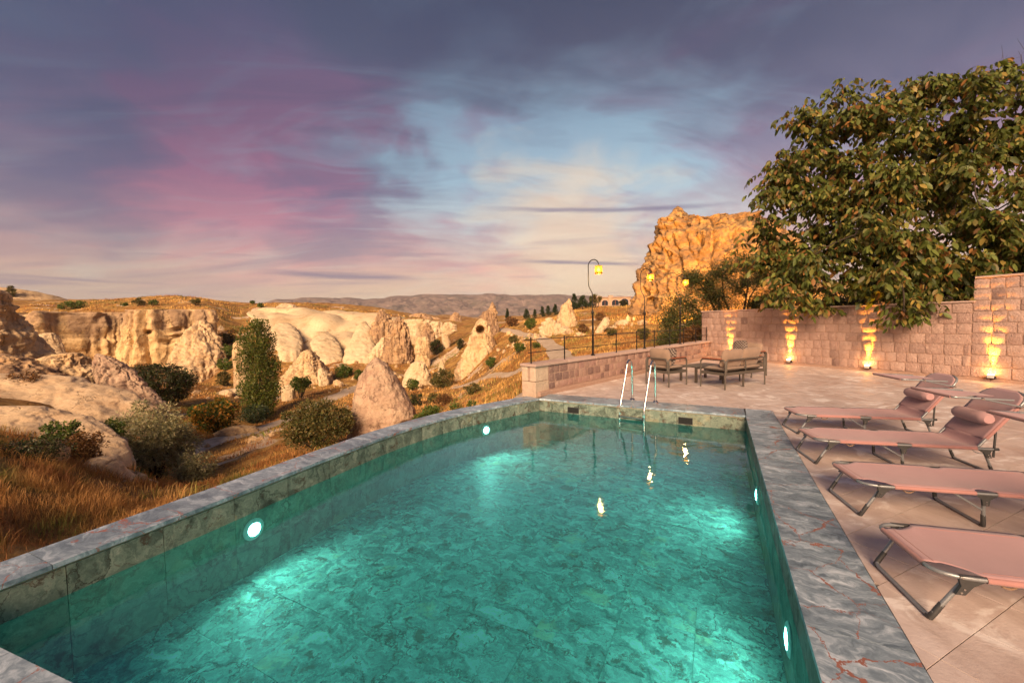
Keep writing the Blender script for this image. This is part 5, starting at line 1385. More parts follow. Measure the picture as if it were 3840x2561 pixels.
rock('boulder', 'pale wedge of rock sticking out of the hillside grass', 44, [(728, 1388, 1395), (737, 1382, 1400), (748, 1374, 1399), (760, 1366, 1386)], M['white'], 0.7, 84, 56, 0.12, None, 0, 2.4, 0, (), 63, sink=2)
rock('boulder', 'low cream boulders at the left foot of the ochre crag', 52, [(735, 1422, 1436), (741, 1412, 1442), (750, 1408, 1446), (762, 1406, 1448)], M['white'], 0.7, 84, 56, 0.16, None, 0, 2.4, 0, (), 64, sink=2)
rock('castle_rock', 'huge weathered ochre crag towering over the lamp posts and lit from below', 60, [(481, 1546, 1566), (489, 1540, 1571), (496, 1536, 1585), (501, 1530, 1648), (510, 1521, 1735), (529, 1518, 1775), (550, 1521, 1785), (576, 1516, 1793), (595, 1504, 1798), (618, 1496, 1803), (658, 1472, 1806), (684, 1464, 1808), (705, 1457, 1810), (728, 1444, 1812), (746, 1436, 1815), (775, 1430, 1820)], M['castle'], 0.5, 320, 240, 0.13, 0.14, 0.05, 2.4, 0.06,
     ((1498, 690, 12, 1.6), (1476, 700, 8, 1.0), (1545, 600, 13, 0.9), (1515, 628, 15, 0.8)), 70, 'crag', sink=5, det=.05, strat=.03)
rock('rock_slab', 'pale flat rock by the valley path under the berry bush', 38, [(979, 520, 560), (983, 512, 578), (990, 508, 588), (1000, 505, 590)], M['tuff'], 0.4, 84, 42, 0.12, None, 0, 2.4, 0, (), 71, sink=1.5)
rock('rock_slab', 'flat white rock patch beside the poplar foot', 66, [(893, 520, 560), (898, 505, 578), (905, 500, 582), (912, 505, 560)], M['white'], 0.6, 84, 36, 0.10, None, 0, 2.4, 0, (), 72, sink=1.5)
rock('boulder', 'pale rock near the lone little round-headed tree', 60, [(884, 655, 668), (889, 650, 672), (896, 648, 676)], M['white'], 0.7, 67, 36, 0.12, None, 0, 2.4, 0, (), 73, sink=1.5)

def rubble():
    rng = np.random.RandomState(3); V = []; F = []
    spots = [(x, y, dd, sp) for (x, y, dd, sp) in ((690, 878, 74, 5), (960, 880, 60, 4), (1095, 866, 58, 6), (900, 845, 94, 7), (760, 835, 98, 9), (450, 890, 90, 7), (300, 860, 95, 8), (160, 840, 97, 9), (560, 900, 66, 7), (1260, 780, 48, 4), (1420, 765, 48, 4), (300, 965, 30, 2), (250, 1100, 13, 1.5), (900, 1000, 24, 3), (1300, 765, 52, 5), (820, 880, 70, 6), (1010, 800, 84, 6), (480, 1010, 36, 3), (640, 1000, 34, 3))]
    for (x, y, dd, sp) in spots:
        c = at(x, y, dd)
        for k in range(34):
            px, py = c[0] + rng.normal() * sp, c[1] + rng.normal() * sp * 0.7
            if inside(np.array([px]), np.array([py]), TERR)[0]: continue
            sz = rng.gamma(2.0, 0.10) * (0.5 + dd / 70)
            pz = float(zterrain(np.array([px]), np.array([py]))[0])
            bm = bmesh.new(); bmesh.ops.create_icosphere(bm, subdivisions=1, radius=sz)
            q = np.array([v.co[:] for v in bm.verts]); bm.verts.index_update()
            q = q * rng.uniform(0.6, 1.2, 3) * (1 + rng.uniform(-0.25, 0.25, (len(q), 1)))
            o = len(V); V += [tuple(v) for v in q + [px, py, pz + sz * 0.15]]; F += [tuple(v.index + o for v in f.verts) for f in bm.faces]; bm.free()
    tag(raw('rubble', V, F, M['tuff']), 'loose pale stones scattered around the foot of the rocks', 'rubble', kind='stuff')
rubble()
# ------------------------------------------------------------------ floodlights that light the crag from its foot (hidden by the trees)
def crag_light(x, y, dd, tx, ty, td, label, e):
    q = at(x, y, dd); q[2] = float(zterrain(np.array([q[0]]), np.array([q[1]]))[0])
    L = thing('floodlight', label, 'light', tuple(q))
    MB().box((-0.02, -0.02, -0.2), (0.02, 0.02, 0.42)).build('stake', M['black'], L)
    tgt = Vector(at(tx, ty, td)) - Vector(q) - Vector((0, 0, 0.5))
    rot = tgt.to_track_quat('-Z', 'Y').to_euler()
    h = MB().box((-0.16, -0.11, -0.03), (0.16, 0.11, 0.05), 0.01).build('lamp_head', M['black'], L); h.location = (0, 0, 0.5); h.rotation_euler = rot
    l2 = MB().box((-0.14, -0.09, -0.034), (0.14, 0.09, -0.031)).build('lens', M['floodlens'], h)
    ld = bpy.data.lights.new('flood_lamp', 'SPOT'); ld.energy = e; ld.color = (1.0, 0.45, 0.08); ld.spot_size = R(100); ld.spot_blend = 0.6; ld.shadow_soft_size = 0.15
    lo = link(bpy.data.objects.new('flood_lamp', ld), L); lo.location = (0, 0, 0.56); lo.rotation_euler = rot
crag_light(1570, 770, 42, 1560, 600, 56, 'floodlight on a stake aimed at the left face of the ochre crag', 21600)
crag_light(1720, 765, 40, 1720, 590, 55, 'floodlight on a stake aimed at the right face of the ochre crag', 33600)

# ------------------------------------------------------------------ foliage
def leaf_mesh(name, pos, size, dirs, pal, rng, parent, m, kind='small', width=0.45, jit=0.25):
    n = len(pos)
    d = dirs / (np.linalg.norm(dirs, axis=1)[:, None] + 1e-9)
    a = rng.normal(size=(n, 3)); sd = np.cross(d, a); sd /= np.linalg.norm(sd, axis=1)[:, None] + 1e-9
    up = np.cross(sd, d)
    s = (size * rng.uniform(0.7, 1.3, n))[:, None]; wv = s * width
    pal = np.array(pal); c = pal[rng.randint(0, len(pal), n)] * rng.uniform(1 - jit, 1 + jit, (n, 1))
    if kind == 'small':
        v = np.stack([pos, pos + d * s * 0.5 + sd * wv * 0.5, pos + d * s + up * s * 0.05, pos + d * s * 0.5 - sd * wv * 0.5], 1)
        F = np.arange(n * 4).reshape(n, 4); k = 4
    else:
        drop = np.array([0, 0, -1.0])
        b = pos; m1 = pos + d * s * 0.38; m2 = pos + d * s * 0.74 + drop * s * 0.06; tip = pos + d * s + drop * s * 0.16
        v = np.stack([b, m1 + sd * wv * 0.5 + up * s * .05, m2 + sd * wv * 0.42 + up * s * .03, tip, m2 - sd * wv * 0.42 + up * s * .03, m1 - sd * wv * 0.5 + up * s * .05, m1, m2], 1)
        o = np.arange(n)[:, None] * 8
        F = np.concatenate([o + np.array([[0, 6, 1, 1]]), o + np.array([[1, 6, 7, 2]]), o + np.array([[2, 7, 3, 3]]), o + np.array([[0, 5, 6, 6]]), o + np.array([[5, 4, 7, 6]]), o + np.array([[4, 3, 7, 7]])])
        k = 8
        tri = F[F[:, 2] == F[:, 3]][:, :3]; quad = F[F[:, 2] != F[:, 3]]
        F = np.concatenate([tri, quad[:, [0, 1, 2]], quad[:, [0, 2, 3]]])
    col = np.repeat(c, k, axis=0)
    return raw(name, v.reshape(-1, 3), F, m, parent, False, col)
def limb(mb, p0, p1, r0, r1, rng, bend=0.15, n=6, seg=6):
    p0, p1 = np.array(p0, float), np.array(p1, float); L_ = np.linalg.norm(p1 - p0)
    off = rng.normal(size=3) * L_ * bend
    pts = [p0 + (p1 - p0) * t + off * math.sin(math.pi * t) * (0.6 + 0.4 * t) for t in np.linspace(0, 1, n)]
    mb.tube(pts, list(np.linspace(r0, r1, n)), seg)
    return pts
G_ = dict(
    poplar=[(.09, .125, .02), (.12, .15, .027), (.16, .165, .033), (.06, .085, .016), (.17, .15, .035)],
    dark=[(0.041, 0.058, 0.020), (0.058, 0.072, 0.023), (0.087, 0.080, 0.029), (0.072, 0.043, 0.026)],
    green=[(0.087, 0.145, 0.026), (0.131, 0.174, 0.032), (0.058, 0.102, 0.020), (0.160, 0.160, 0.036)],
    olive=[(.36, .33, .17), (.28, .27, .14), (.46, .41, .23), (.21, .20, .11), (.40, .31, .17)],
    brown=[(0.174, 0.080, 0.036), (0.232, 0.116, 0.043), (0.116, 0.065, 0.029), (0.290, 0.145, 0.051)],
    mixed=[(0.131, 0.123, 0.036), (0.174, 0.145, 0.043), (0.102, 0.087, 0.029), (0.217, 0.145, 0.051), (0.087, 0.102, 0.029)],
    orange=[(0.522, 0.217, 0.029), (0.609, 0.290, 0.043), (0.362, 0.189, 0.029), (0.261, 0.174, 0.029)],
    conifer=[(0.032, 0.051, 0.026), (0.043, 0.065, 0.029), (0.065, 0.080, 0.032)],
    walnut=[(.10, .125, .026), (.14, .16, .032), (.07, .09, .02), (.12, .14, .03), (.21, .20, .045), (.05, .065, .016), (.27, .19, .045), (.24, .11, .03), (.09, .115, .024), (.13, .15, .03), (.16, .13, .035)],
    almond=[(0.087, 0.109, 0.029), (0.123, 0.138, 0.036), (0.072, 0.087, 0.026), (0.174, 0.131, 0.043), (0.058, 0.072, 0.022)],
)
def ground_depth(x, y, guess):
    ds = np.geomspace(guess * 0.55, guess * 1.7, 160)
    q = CAM[None] + ray(x, y)[None] * ds[:, None]
    below = q[:, 2] < zterrain(q[:, 0], q[:, 1])
    cr_ = np.where(below[1:] & ~below[:-1])[0]
    if len(cr_) == 0: return guess
    return float(ds[cr_[np.argmin(np.abs(np.log(ds[cr_] / guess)))] + 1])
def plant(name, label, cat, x, yt, yb, hw, depth, pal, size_v=3.2, dens=1.0, group=None, seed=0, stem=True, shape='round', spots=None, lift=0.12, droop=0.0, asp=0.9):
    rng = np.random.RandomState(1000 + seed)
    if depth > 25: depth = ground_depth(x, yb, depth)
    b = at(x, yb, depth); b[2] = float(zterrain(np.array([b[0]]), np.array([b[1]]))[0])
    top = at(x, yt, depth)[2]
    H = max(top - b[2], 0.3); k = KV / FPX * depth; Wd = hw * k
    T = thing(name, label, cat, tuple(b), 0, group)
    n = int(min(26000, max(350, dens * 4.0 * hw * 2 * (H / k) / (size_v * size_v * 0.33))))
    nc = {'round': 40, 'cone': 60, 'column': 190}[shape]
    nc = int(max(14, min(230, nc * (hw / 35) ** 0.6)))
    mb = MB()
    cl = []
    for i in range(nc):
        if shape == 'round':
            while True:
                u = rng.uniform(-1, 1, 3)
                if 0.2 < np.linalg.norm(u) < 1: break
            rad = np.linalg.norm(u); u = u / rad * rad ** 0.55
            c = np.array([u[0] * Wd * 0.78, u[1] * Wd * asp * 0.78, H * (lift + (1 - lift) * (0.5 + 0.42 * u[2]))]); cr = Wd * rng.uniform(0.16, 0.40)
            if i % 6 == 0: c = c * np.array([1.18, 1.18, 1.06]); cr *= 0.6
        elif shape == 'column':
            z = rng.uniform(0.05, 0.97); a = rng.uniform(0, 2 * np.pi); prof = min(1, (z / 0.10) ** 0.5) * min(1, ((1 - z) / 0.14) ** 0.5)
            q = rng.uniform(0.25, 0.84) * prof
            c = np.array([math.cos(a) * q * Wd, math.sin(a) * q * Wd, H * z]); cr = Wd * rng.uniform(0.2, 0.34)
        else:
            z = rng.uniform(0.08, 0.97); a = rng.uniform(0, 2 * np.pi); q = (1 - z) ** 0.9 * rng.uniform(0.35, 0.95)
            c = np.array([math.cos(a) * q * Wd, math.sin(a) * q * Wd, H * z]); cr = Wd * (0.12 + 0.2 * (1 - z))
        cl.append((c, cr))
    pos = []; dirs = []
    per = n // nc
    for c, cr in cl:
        m_ = max(6, int(per * rng.uniform(0.7, 1.3)))
        g = rng.normal(size=(m_, 3)); g /= np.linalg.norm(g, axis=1)[:, None]
        rr_ = rng.uniform(0.35, 1.0, m_) ** 0.6
        p = c + g * (rr_ * cr)[:, None] * np.array([1, 1, 1.5 if shape == 'column' else 0.85])
        pos.append(p); dirs.append(g * 0.8 + rng.normal(size=(m_, 3)) * 0.5 + np.array([0, 0, (0.9 if shape == 'column' else 0.25) - droop]))
    pos = np.concatenate(pos); dirs = np.concatenate(dirs)
    keep = pos[:, 2] > 0.01 * H
    pos, dirs = pos[keep], dirs[keep]
    leaf_mesh('crown', pos, size_v * k, dirs, G_[pal], rng, T, M['leaf'], width=0.6 if pal not in ('olive', 'conifer') else 0.34)
    if spots:
        m_ = spots[1]; ii = rng.choice(len(pos), m_); ctr = np.array([0, 0, H * 0.55]); pp = ctr + (pos[ii] - ctr) * 1.09
        leaf_mesh('berry_clusters', pp, size_v * k * 1.35, rng.normal(size=(m_, 3)), G_[spots[0]], rng, T, M['leaf'], width=0.9)['kind'] = 'stuff'
    if stem:
        r0 = max(0.03, min(0.16, H * 0.02))
        if shape in ('column', 'cone'):
            limb(mb, (0, 0, -0.2), (0, 0, H * 0.9), r0 * 1.6, r0 * 0.2, rng, 0.01)
        else:
            for c, cr in cl[:min(10, nc)]: limb(mb, (rng.normal() * Wd * 0.06, rng.normal() * Wd * 0.06, -0.15), c, r0, r0 * 0.25, rng, 0.12, 5, 5)
        mb.build('trunk', M['bark'], T, True)
    return T
# near and middle distance, each by itself
plant('poplar_tree', 'tall dense columnar green poplar by the valley path', 'tree', 600, 740, 962, 45, 50, 'poplar', 4.2, 1.35, None, 1, True, 'column')
plant('oleaster_bush', 'large grey-green feathery bush beside the gravel path', 'bush', 352, 918, 1114, 92, 22, 'olive', 7.0, 2.2, None, 2, lift=0.0, droop=0.5)
plant('oleaster_bush', 'smaller grey-green bush hanging right of the large feathery one', 'bush', 448, 1030, 1100, 44, 20, 'olive', 6.0, 1.8, None, 3, lift=0.0, droop=0.5)
plant('berry_bush', 'round bush covered with orange berries by the path', 'bush', 503, 917, 992, 50, 39, 'green', 4.0, 1.4, None, 4, spots=('orange', 2600), lift=0.0)
plant('shrub', 'dark green shrub between the berry bush and the poplar', 'shrub', 585, 930, 972, 34, 43, 'conifer', 4.0, 1.4, None, 5, lift=0.0)
plant('shrub', 'dark shrub tucked behind the left side of the berry bush', 'shrub', 455, 930, 965, 22, 46, 'green', 3.8, 1.3, None, 6, lift=0.0)
plant('thicket', 'large dark thicket under the fluted cliff', 'bush', 372, 836, 930, 72, 56, 'dark', 4.2, 1.5, None, 7, lift=0.0)
plant('thicket', 'bare purplish-brown bush at the left end of the dark thicket', 'bush', 320, 840, 880, 34, 60, 'brown', 3.4, 0.6, None, 8, lift=0.0)
plant('shrub', 'bright green shrub standing on the pale rock hump', 'shrub', 140, 962, 1016, 36, 13.2, 'green', 6, 1.0, None, 9)
plant('shrub', 'green shrub beside the big feathery bush', 'shrub', 240, 956, 1008, 40, 17.5, 'green', 5, 1.0, None, 10)
plant('shrub', 'rust-red shrub between the pale rocks', 'shrub', 196, 990, 1056, 40, 13.0, 'brown', 4.5, 1.1, None, 11)
plant('shrub', 'low dark twiggy bush crowning the rust-coloured grass bank', 'bush', 70, 1012, 1072, 82, 10.5, 'dark', 5.0, 1.1, None, 12, lift=0.0)
plant('shrub', 'brown low scrub on the rock ledge', 'shrub', 50, 858, 905, 40, 26, 'brown', 4.0, 1.0, None, 13, lift=0.0)
plant('shrub', 'wide olive-brown bush just left of the large boulder', 'bush', 735, 915, 1022, 80, 22, 'mixed', 5.0, 1.6, None, 14, lift=0.0)
plant('small_tree', 'little round-headed green tree standing alone above the path', 'tree', 690, 862, 914, 23, 58, 'green', 3.6, 1.1, None, 15, lift=0.3)
plant('shrub', 'dark shrub wedged behind the right side of the large boulder', 'shrub', 956, 903, 932, 15, 38, 'dark', 3.6, 1.2, None, 16, lift=0.0)
plant('shrub', 'bright green shrub right of the large boulder tip', 'shrub', 949, 870, 897, 17, 55, 'green', 3.6, 1.1, None, 17, lift=0.05)
plant('shrub', 'brown-green bushes in the hollow left of the leaning hollow rock', 'bush', 1016, 849, 890, 28, 50, 'mixed', 3.6, 1.2, None, 18, lift=0.0)
plant('small_tree', 'small bright green tree at the foot of the hollowed rock', 'tree', 1127, 820, 848, 12, 55, 'green', 3.2, 1.2, None, 19, lift=0.25)
plant('shrub', 'orange autumn shrub under the white ridge', 'shrub', 693, 785, 806, 21, 100, 'orange', 3.0, 1.2, None, 20, lift=0.0)
plant('shrub', 'brown shrub beside the orange autumn shrub', 'shrub', 660, 787, 806, 16, 100, 'brown', 3.0, 1.2, None, 21, lift=0.0)
plant('shrub', 'green shrub at the verge of the dirt road bend', 'shrub', 1220, 731, 756, 16, 56, 'green', 3.2, 1.3, None, 22, lift=0.0)
plant('shrub', 'red-brown shrub under the small spruce', 'shrub', 1176, 724, 750, 14, 72, 'brown', 3.0, 1.3, None, 23, lift=0.0)
plant('shrub', 'dark rounded shrub on the crest next to the stone house', 'shrub', 1431, 690, 708, 11, 88, 'dark', 2.8, 1.4, None, 24, lift=0.0)
for k, (x, yt, yb, hw, dd, pl, lab) in enumerate([(790, 836, 868, 22, 72, 'green', 'green shrub just right of the brown-faced pale cone'), (828, 845, 877, 14, 66, 'green', 'green shrub half hidden behind the tip of the large boulder'),
        (523, 764, 790, 15, 98, 'mixed', 'topmost shrub in the gully right of the crumbling spur'), (522, 792, 826, 20, 91, 'green', 'second shrub down the gully right of the crumbling spur'), (520, 823, 850, 19, 82, 'green', 'third shrub down the gully, above the rounded olive shrub'), (514, 853, 886, 17, 71, 'mixed', 'rounded olive shrub at the foot of the gully beside the poplar'),
        (1004, 782, 815, 18, 88, 'dark', 'dark shrub right of the yellowish rock block'), (1056, 778, 804, 11, 66, 'dark', 'dark shrub against the left side of the hollowed rock'), (890, 842, 860, 12, 72, 'brown', 'brown tuft at the foot of the broad brown cone'),
        (1020, 905, 930, 22, 30, 'brown', 'brown shrub on the bank behind the curved pool edge'), (1085, 880, 905, 20, 34, 'mixed', 'olive shrub below the narrow trodden path')]):
    plant('shrub', lab, 'shrub', x, yt, yb, hw, dd, pl, 3.0, 1.2, 'shrubs scattered over the valley floor', 40 + k, lift=0.0)
for k, (x, yt, yb, hw, dd, pl, lab) in enumerate([(1181, 770, 790, 13, 42, 'mixed', 'upper scrubby bush on the bank left of the road bend'), (1192, 786, 812, 16, 37, 'green', 'lower green bush on the bank left of the road bend'), (1378, 718, 737, 12, 52, 'brown', 'brown scrub on the crest slope below the stone house'), (1340, 745, 765, 14, 42, 'brown', 'brown scrub beside the white eroded bank'),
        (1405, 752, 772, 13, 38, 'mixed', 'scrubby bush between the pale wedge and the railing'), (1480, 755, 780, 18, 33, 'mixed', 'scrubby bush at the foot of the ochre crag behind the railing'), (1230, 785, 800, 10, 40, 'green', 'small green tuft touching the road edge')]):
    plant('shrub', lab, 'shrub', x, yt, yb, hw, dd, pl, 3.0, 1.2, 'scrub on the bank beyond the railing', 60 + k, lift=0.0)
for k, (x, yt, yb, hw, dd, lab) in enumerate([(985, 930, 962, 34, 20, 'broad green growth right of the large boulder foot'), (1047, 926, 945, 16, 18, 'green tuft peeping over the middle of the curved pool edge'), (1087, 920, 936, 14, 16.5, 'green tuft peeping over the pool edge near the pier'), (1000, 905, 925, 20, 32, 'olive scrub on the slope above the broad green growth')]):
    plant('shrub', lab, 'shrub', x, yt, yb, hw, dd, 'green' if k < 3 else 'mixed', 4.0, 1.1, 'green growth behind the pool edge', 70 + k, lift=0.0)
for k, (x, yt, yb, hw, dd) in enumerate([(319, 686, 704, 13, 158), (352, 689, 703, 10, 158), (175, 691, 709, 20, 142), (23, 655, 668, 9, 190), (143, 699, 710, 9, 138), (287, 697, 704, 8, 150), (450, 686, 702, 10, 168), (580, 692, 699, 5, 195), (600, 697, 708, 8, 160)]):
    plant('plateau_tree', 'small lone tree dotting the dry plateau above the cliff', 'tree', x, yt, yb, hw, dd, 'green' if k % 3 else 'mixed', 2.6, 1.2, 'lone trees on the plateau', 80 + k, lift=0.18)
for k, (x, yt, yb, hw, dd) in enumerate([(1165, 708, 732, 7, 100), (1209, 710, 735, 11, 98), (1228, 711, 732, 6, 100), (1245, 703, 728, 8, 102), (1259, 704, 726, 9, 104), (1275, 700, 724, 10, 106), (1318, 676, 712, 16, 108), (1338, 678, 712, 18, 106), (1356, 680, 706, 8, 104)]):
    plant('conifer', 'dark conifer in the row leading up to the stone house', 'tree', x, yt, yb, hw, dd, 'conifer', 2.8, 1.6, 'conifers by the stone house', 95 + k, True, 'cone')
plant('small_tree', 'sparse leafy tree in front of the stone house', 'tree', 1368, 676, 710, 14, 98, 'mixed', 2.8, 0.7, None, 110, lift=0.35)

# ------------------------------------------------------------------ walnut tree leaning over the wall
def walnut():
    rng = np.random.RandomState(77)
    base = np.array([13.3, 13.1, -0.3])
    T = thing('walnut_tree', 'big leafy walnut tree with browning leaves hanging over the boundary wall', 'tree', tuple(base))
    blobs = [(1845, 500, 95, 13.6), (1790, 590, 62, 14.2), (1765, 520, 50, 14.0), (1800, 440, 60, 13.8), (1840, 660, 70, 13.4), (1905, 600, 100, 12.9), (1880, 400, 80, 13.5), (1895, 300, 48, 13.4), (1925, 225, 30, 13.4), (1960, 330, 80, 13.0), (2000, 430, 110, 12.6), (2010, 560, 110, 12.4),
             (2060, 300, 85, 12.8), (2100, 400, 115, 12.3), (2120, 530, 115, 12.0), (2090, 640, 70, 11.5), (2130, 690, 42, 11.0), (2075, 715, 30, 10.9), (2190, 690, 35, 11.2), (2150, 260, 85, 12.8), (2130, 190, 38, 12.8), (2040, 235, 40, 12.8), (2230, 330, 110, 12.4), (2230, 450, 115, 12.0), (2240, 570, 105, 11.8),
             (2260, 220, 65, 12.6), (2320, 270, 90, 12.4), (2330, 190, 45, 12.4), (2350, 390, 110, 12.0), (2360, 520, 110, 11.8), (2330, 610, 70, 11.9), (2440, 340, 130, 12.4), (2450, 500, 130, 12.0), (2180, 610, 80, 11.8), (1985, 660, 70, 12.4), (1830, 350, 60, 13.5), (1790, 400, 45, 13.8), (1850, 280, 45, 13.4), (1990, 260, 55, 13.0), (1750, 600, 45, 14.2), (2240, 640, 55, 11.6), (1940, 520, 90, 13.6), (2060, 480, 120, 13.8), (2200, 400, 120, 13.8)]
    nb_ = []
    for (x, y, r_, dd) in blobs:
        if r_ < 55: nb_.append((x, y, r_, dd)); continue
        for q in range(4):
            a_ = rng.uniform(0, 2 * np.pi); f_ = rng.uniform(0.35, 0.75)
            nb_.append((x + math.cos(a_) * r_ * f_, y + math.sin(a_) * r_ * f_, r_ * rng.uniform(0.34, 0.52), dd + rng.uniform(-0.9, 0.9)))
    blobs = nb_
    mb = MB()
    # trunk and main limbs
    limb(mb, (0, 0, -0.3), (-0.1, -0.15, 1.9), 0.30, 0.24, rng, 0.03, 6, 12)
    hubs = [np.array([-0.1, -0.15, 1.9])]
    P_ = []; Dr = []
    order = []
    for (x, y, r_, dd) in blobs:
        c = at(x, y, dd) - base; rad = r_ * KV / FPX * dd
        order.append((np.linalg.norm(c - hubs[0]), c, rad))
    order.sort(key=lambda q: q[0])
    nodes = [(hubs[0], 0.20)]
    for L_, c, rad in order:
        j = min(range(len(nodes)), key=lambda q: np.linalg.norm(nodes[q][0] - c) + 0.35 * (0.2 - nodes[q][1]) * 8)
        p0, r0 = nodes[j]
        r1 = max(0.022, r0 * 0.55)
        limb(mb, p0, c, r0 * 0.8, r1, rng, 0.10, 7, 7); nodes.append((c, r1))
        nt = int(20 * (rad / 1.0) ** 2 + 6)
        for q in range(nt):
            u = rng.normal(size=3); u /= np.linalg.norm(u); u[2] = u[2] * 0.85 + 0.1
            e = c + u * rad * (rng.uniform(0.5, 1.0) if q % 5 else rng.uniform(1.0, 1.4))
            if q % 2 == 0: limb(mb, c + u * rad * 0.1, e, 0.012, 0.004, rng, 0.12, 4, 4)
            # compound leaves around the twig end: drooping rachis with paired leaflets
            for h in range(rng.randint(4, 7)):
                az = rng.uniform(0, 2 * np.pi); st = e + rng.normal(size=3) * 0.13 - u * rng.uniform(0, rad * 0.35)
                out_ = np.array([math.cos(az), math.sin(az), rng.uniform(-0.1, 0.5)])
                L2 = rng.uniform(0.22, 0.36); nl = rng.randint(2, 4)
                for m_ in range(nl):
                    tt = (m_ + 1) / nl
                    pos = st + out_ * L2 * tt + np.array([0, 0, -0.55 * L2 * tt * tt])
                    sdv = np.cross(out_, [0, 0, 1]); sdv /= np.linalg.norm(sdv) + 1e-9
                    for s in (-1, 1):
                        P_.append(pos); Dr.append(sdv * s * 0.8 + out_ * 0.5 + np.array([0, 0, -1.05]) + rng.normal(size=3) * 0.22)
                P_.append(st + out_ * L2 + np.array([0, 0, -0.55 * L2])); Dr.append(out_ * 0.6 + np.array([0, 0, -0.9]))
    leaf_mesh('crown', np.array(P_), 0.18 * np.random.RandomState(5).uniform(0.65, 1.3, len(P_)), np.array(Dr), G_['walnut'], rng, T, M['leaf'], 'big', 0.45, 0.4)
    # bare twigs above the crown
    tw = mb
    for (x, y, y2) in ((2330, 150, 118), (2345, 170, 90), (2300, 130, 105), (2215, 215, 178), (2225, 200, 170)):
        p0 = at(x, y + 60, 12.4) - base; p1 = at(x + rng.uniform(-12, 12), y2, 12.4) - base
        pts = limb(tw, p0, p1, 0.012, 0.003, rng, 0.06, 6, 4)
        for q in range(4): limb(tw, pts[2 + q % 3], pts[2 + q % 3] + rng.normal(size=3) * 0.18 + np.array([0, 0, 0.15]), 0.005, 0.002, rng, 0.1, 4, 4)
    mb.build('trunk', M['bark'], T, True)
walnut()
def almond():
    rng = np.random.RandomState(31)
    base = at(1690, 800, 21.5); base[2] = float(zterrain(np.array([base[0]]), np.array([base[1]]))[0])
    T = thing('almond_tree', 'sprawling small-leaved tree behind the corner of the stone wall', 'tree', tuple(base))
    blobs = [(1660, 625, 42, 21), (1710, 610, 40, 22), (1620, 660, 48, 21), (1570, 700, 46, 20.5), (1545, 735, 40, 20.5), (1600, 740, 46, 20.5), (1650, 690, 48, 21), (1700, 660, 46, 22), (1750, 640, 40, 22.5), (1770, 690, 30, 22.5), (1590, 640, 30, 21), (1560, 775, 34, 20.5), (1620, 785, 36, 20.5), (1530, 780, 24, 20.5), (1740, 700, 34, 22)]
    mb = MB(); P_ = []; Dr = []
    st = [np.array([0, 0, -0.2]), np.array([0.5, 0.2, -0.2])]
    for k, (x, y, r_, dd) in enumerate(blobs):
        c = at(x, y, dd) - base; rad = r_ * KV / FPX * dd
        mid = st[k % 2] * 0.5 + c * 0.45 + np.array([0, 0, 0.1])
        limb(mb, st[k % 2], mid, 0.10, 0.06, rng, 0.08, 6, 7); limb(mb, mid, c, 0.06, 0.02, rng, 0.12, 6, 6)
        for q in range(46):
            u = rng.normal(size=3); u /= np.linalg.norm(u)
            e = c + u * rad * rng.uniform(0.5, 1.1) * np.array([1, 1, 0.9])
            limb(mb, c + (e - c) * 0.2, e, 0.012, 0.003, rng, 0.12, 4, 4)
            m_ = 60; tt = rng.uniform(0.25, 1.1, m_)
            P_.append(c + (e - c) * tt[:, None] + rng.normal(size=(m_, 3)) * 0.14); Dr.append(rng.normal(size=(m_, 3)) + np.array([0, 0, 0.2]))
    mb.build('trunk', M['bark'], T, True)
    leaf_mesh('crown', np.concatenate(P_), 0.095, np.concatenate(Dr), G_['almond'], rng, T, M['leaf'], 'small', 0.42, 0.3)
almond()
plant('shrub', 'brown twiggy shrub behind the stone wall under the walnut', 'shrub', 1790, 680, 760, 45, 18, 'brown', 4.5, 0.8, None, 120, lift=0.0)
plant('shrub', 'dark hedge filling the gap under the walnut crown', 'hedge', 1960, 655, 760, 95, 15.5, 'dark', 6.0, 1.3, None, 121, lift=0.0)
plant('shrub', 'dark bush behind the stepped-up part of the stone wall', 'hedge', 2230, 600, 745, 110, 14.5, 'dark', 7.0, 1.4, None, 122, lift=0.0)
plant('shrub', 'russet bush below the small-leaved tree beside the railing end', 'shrub', 1590, 745, 810, 34, 19, 'brown', 4.2, 1.0, None, 123, lift=0.0)

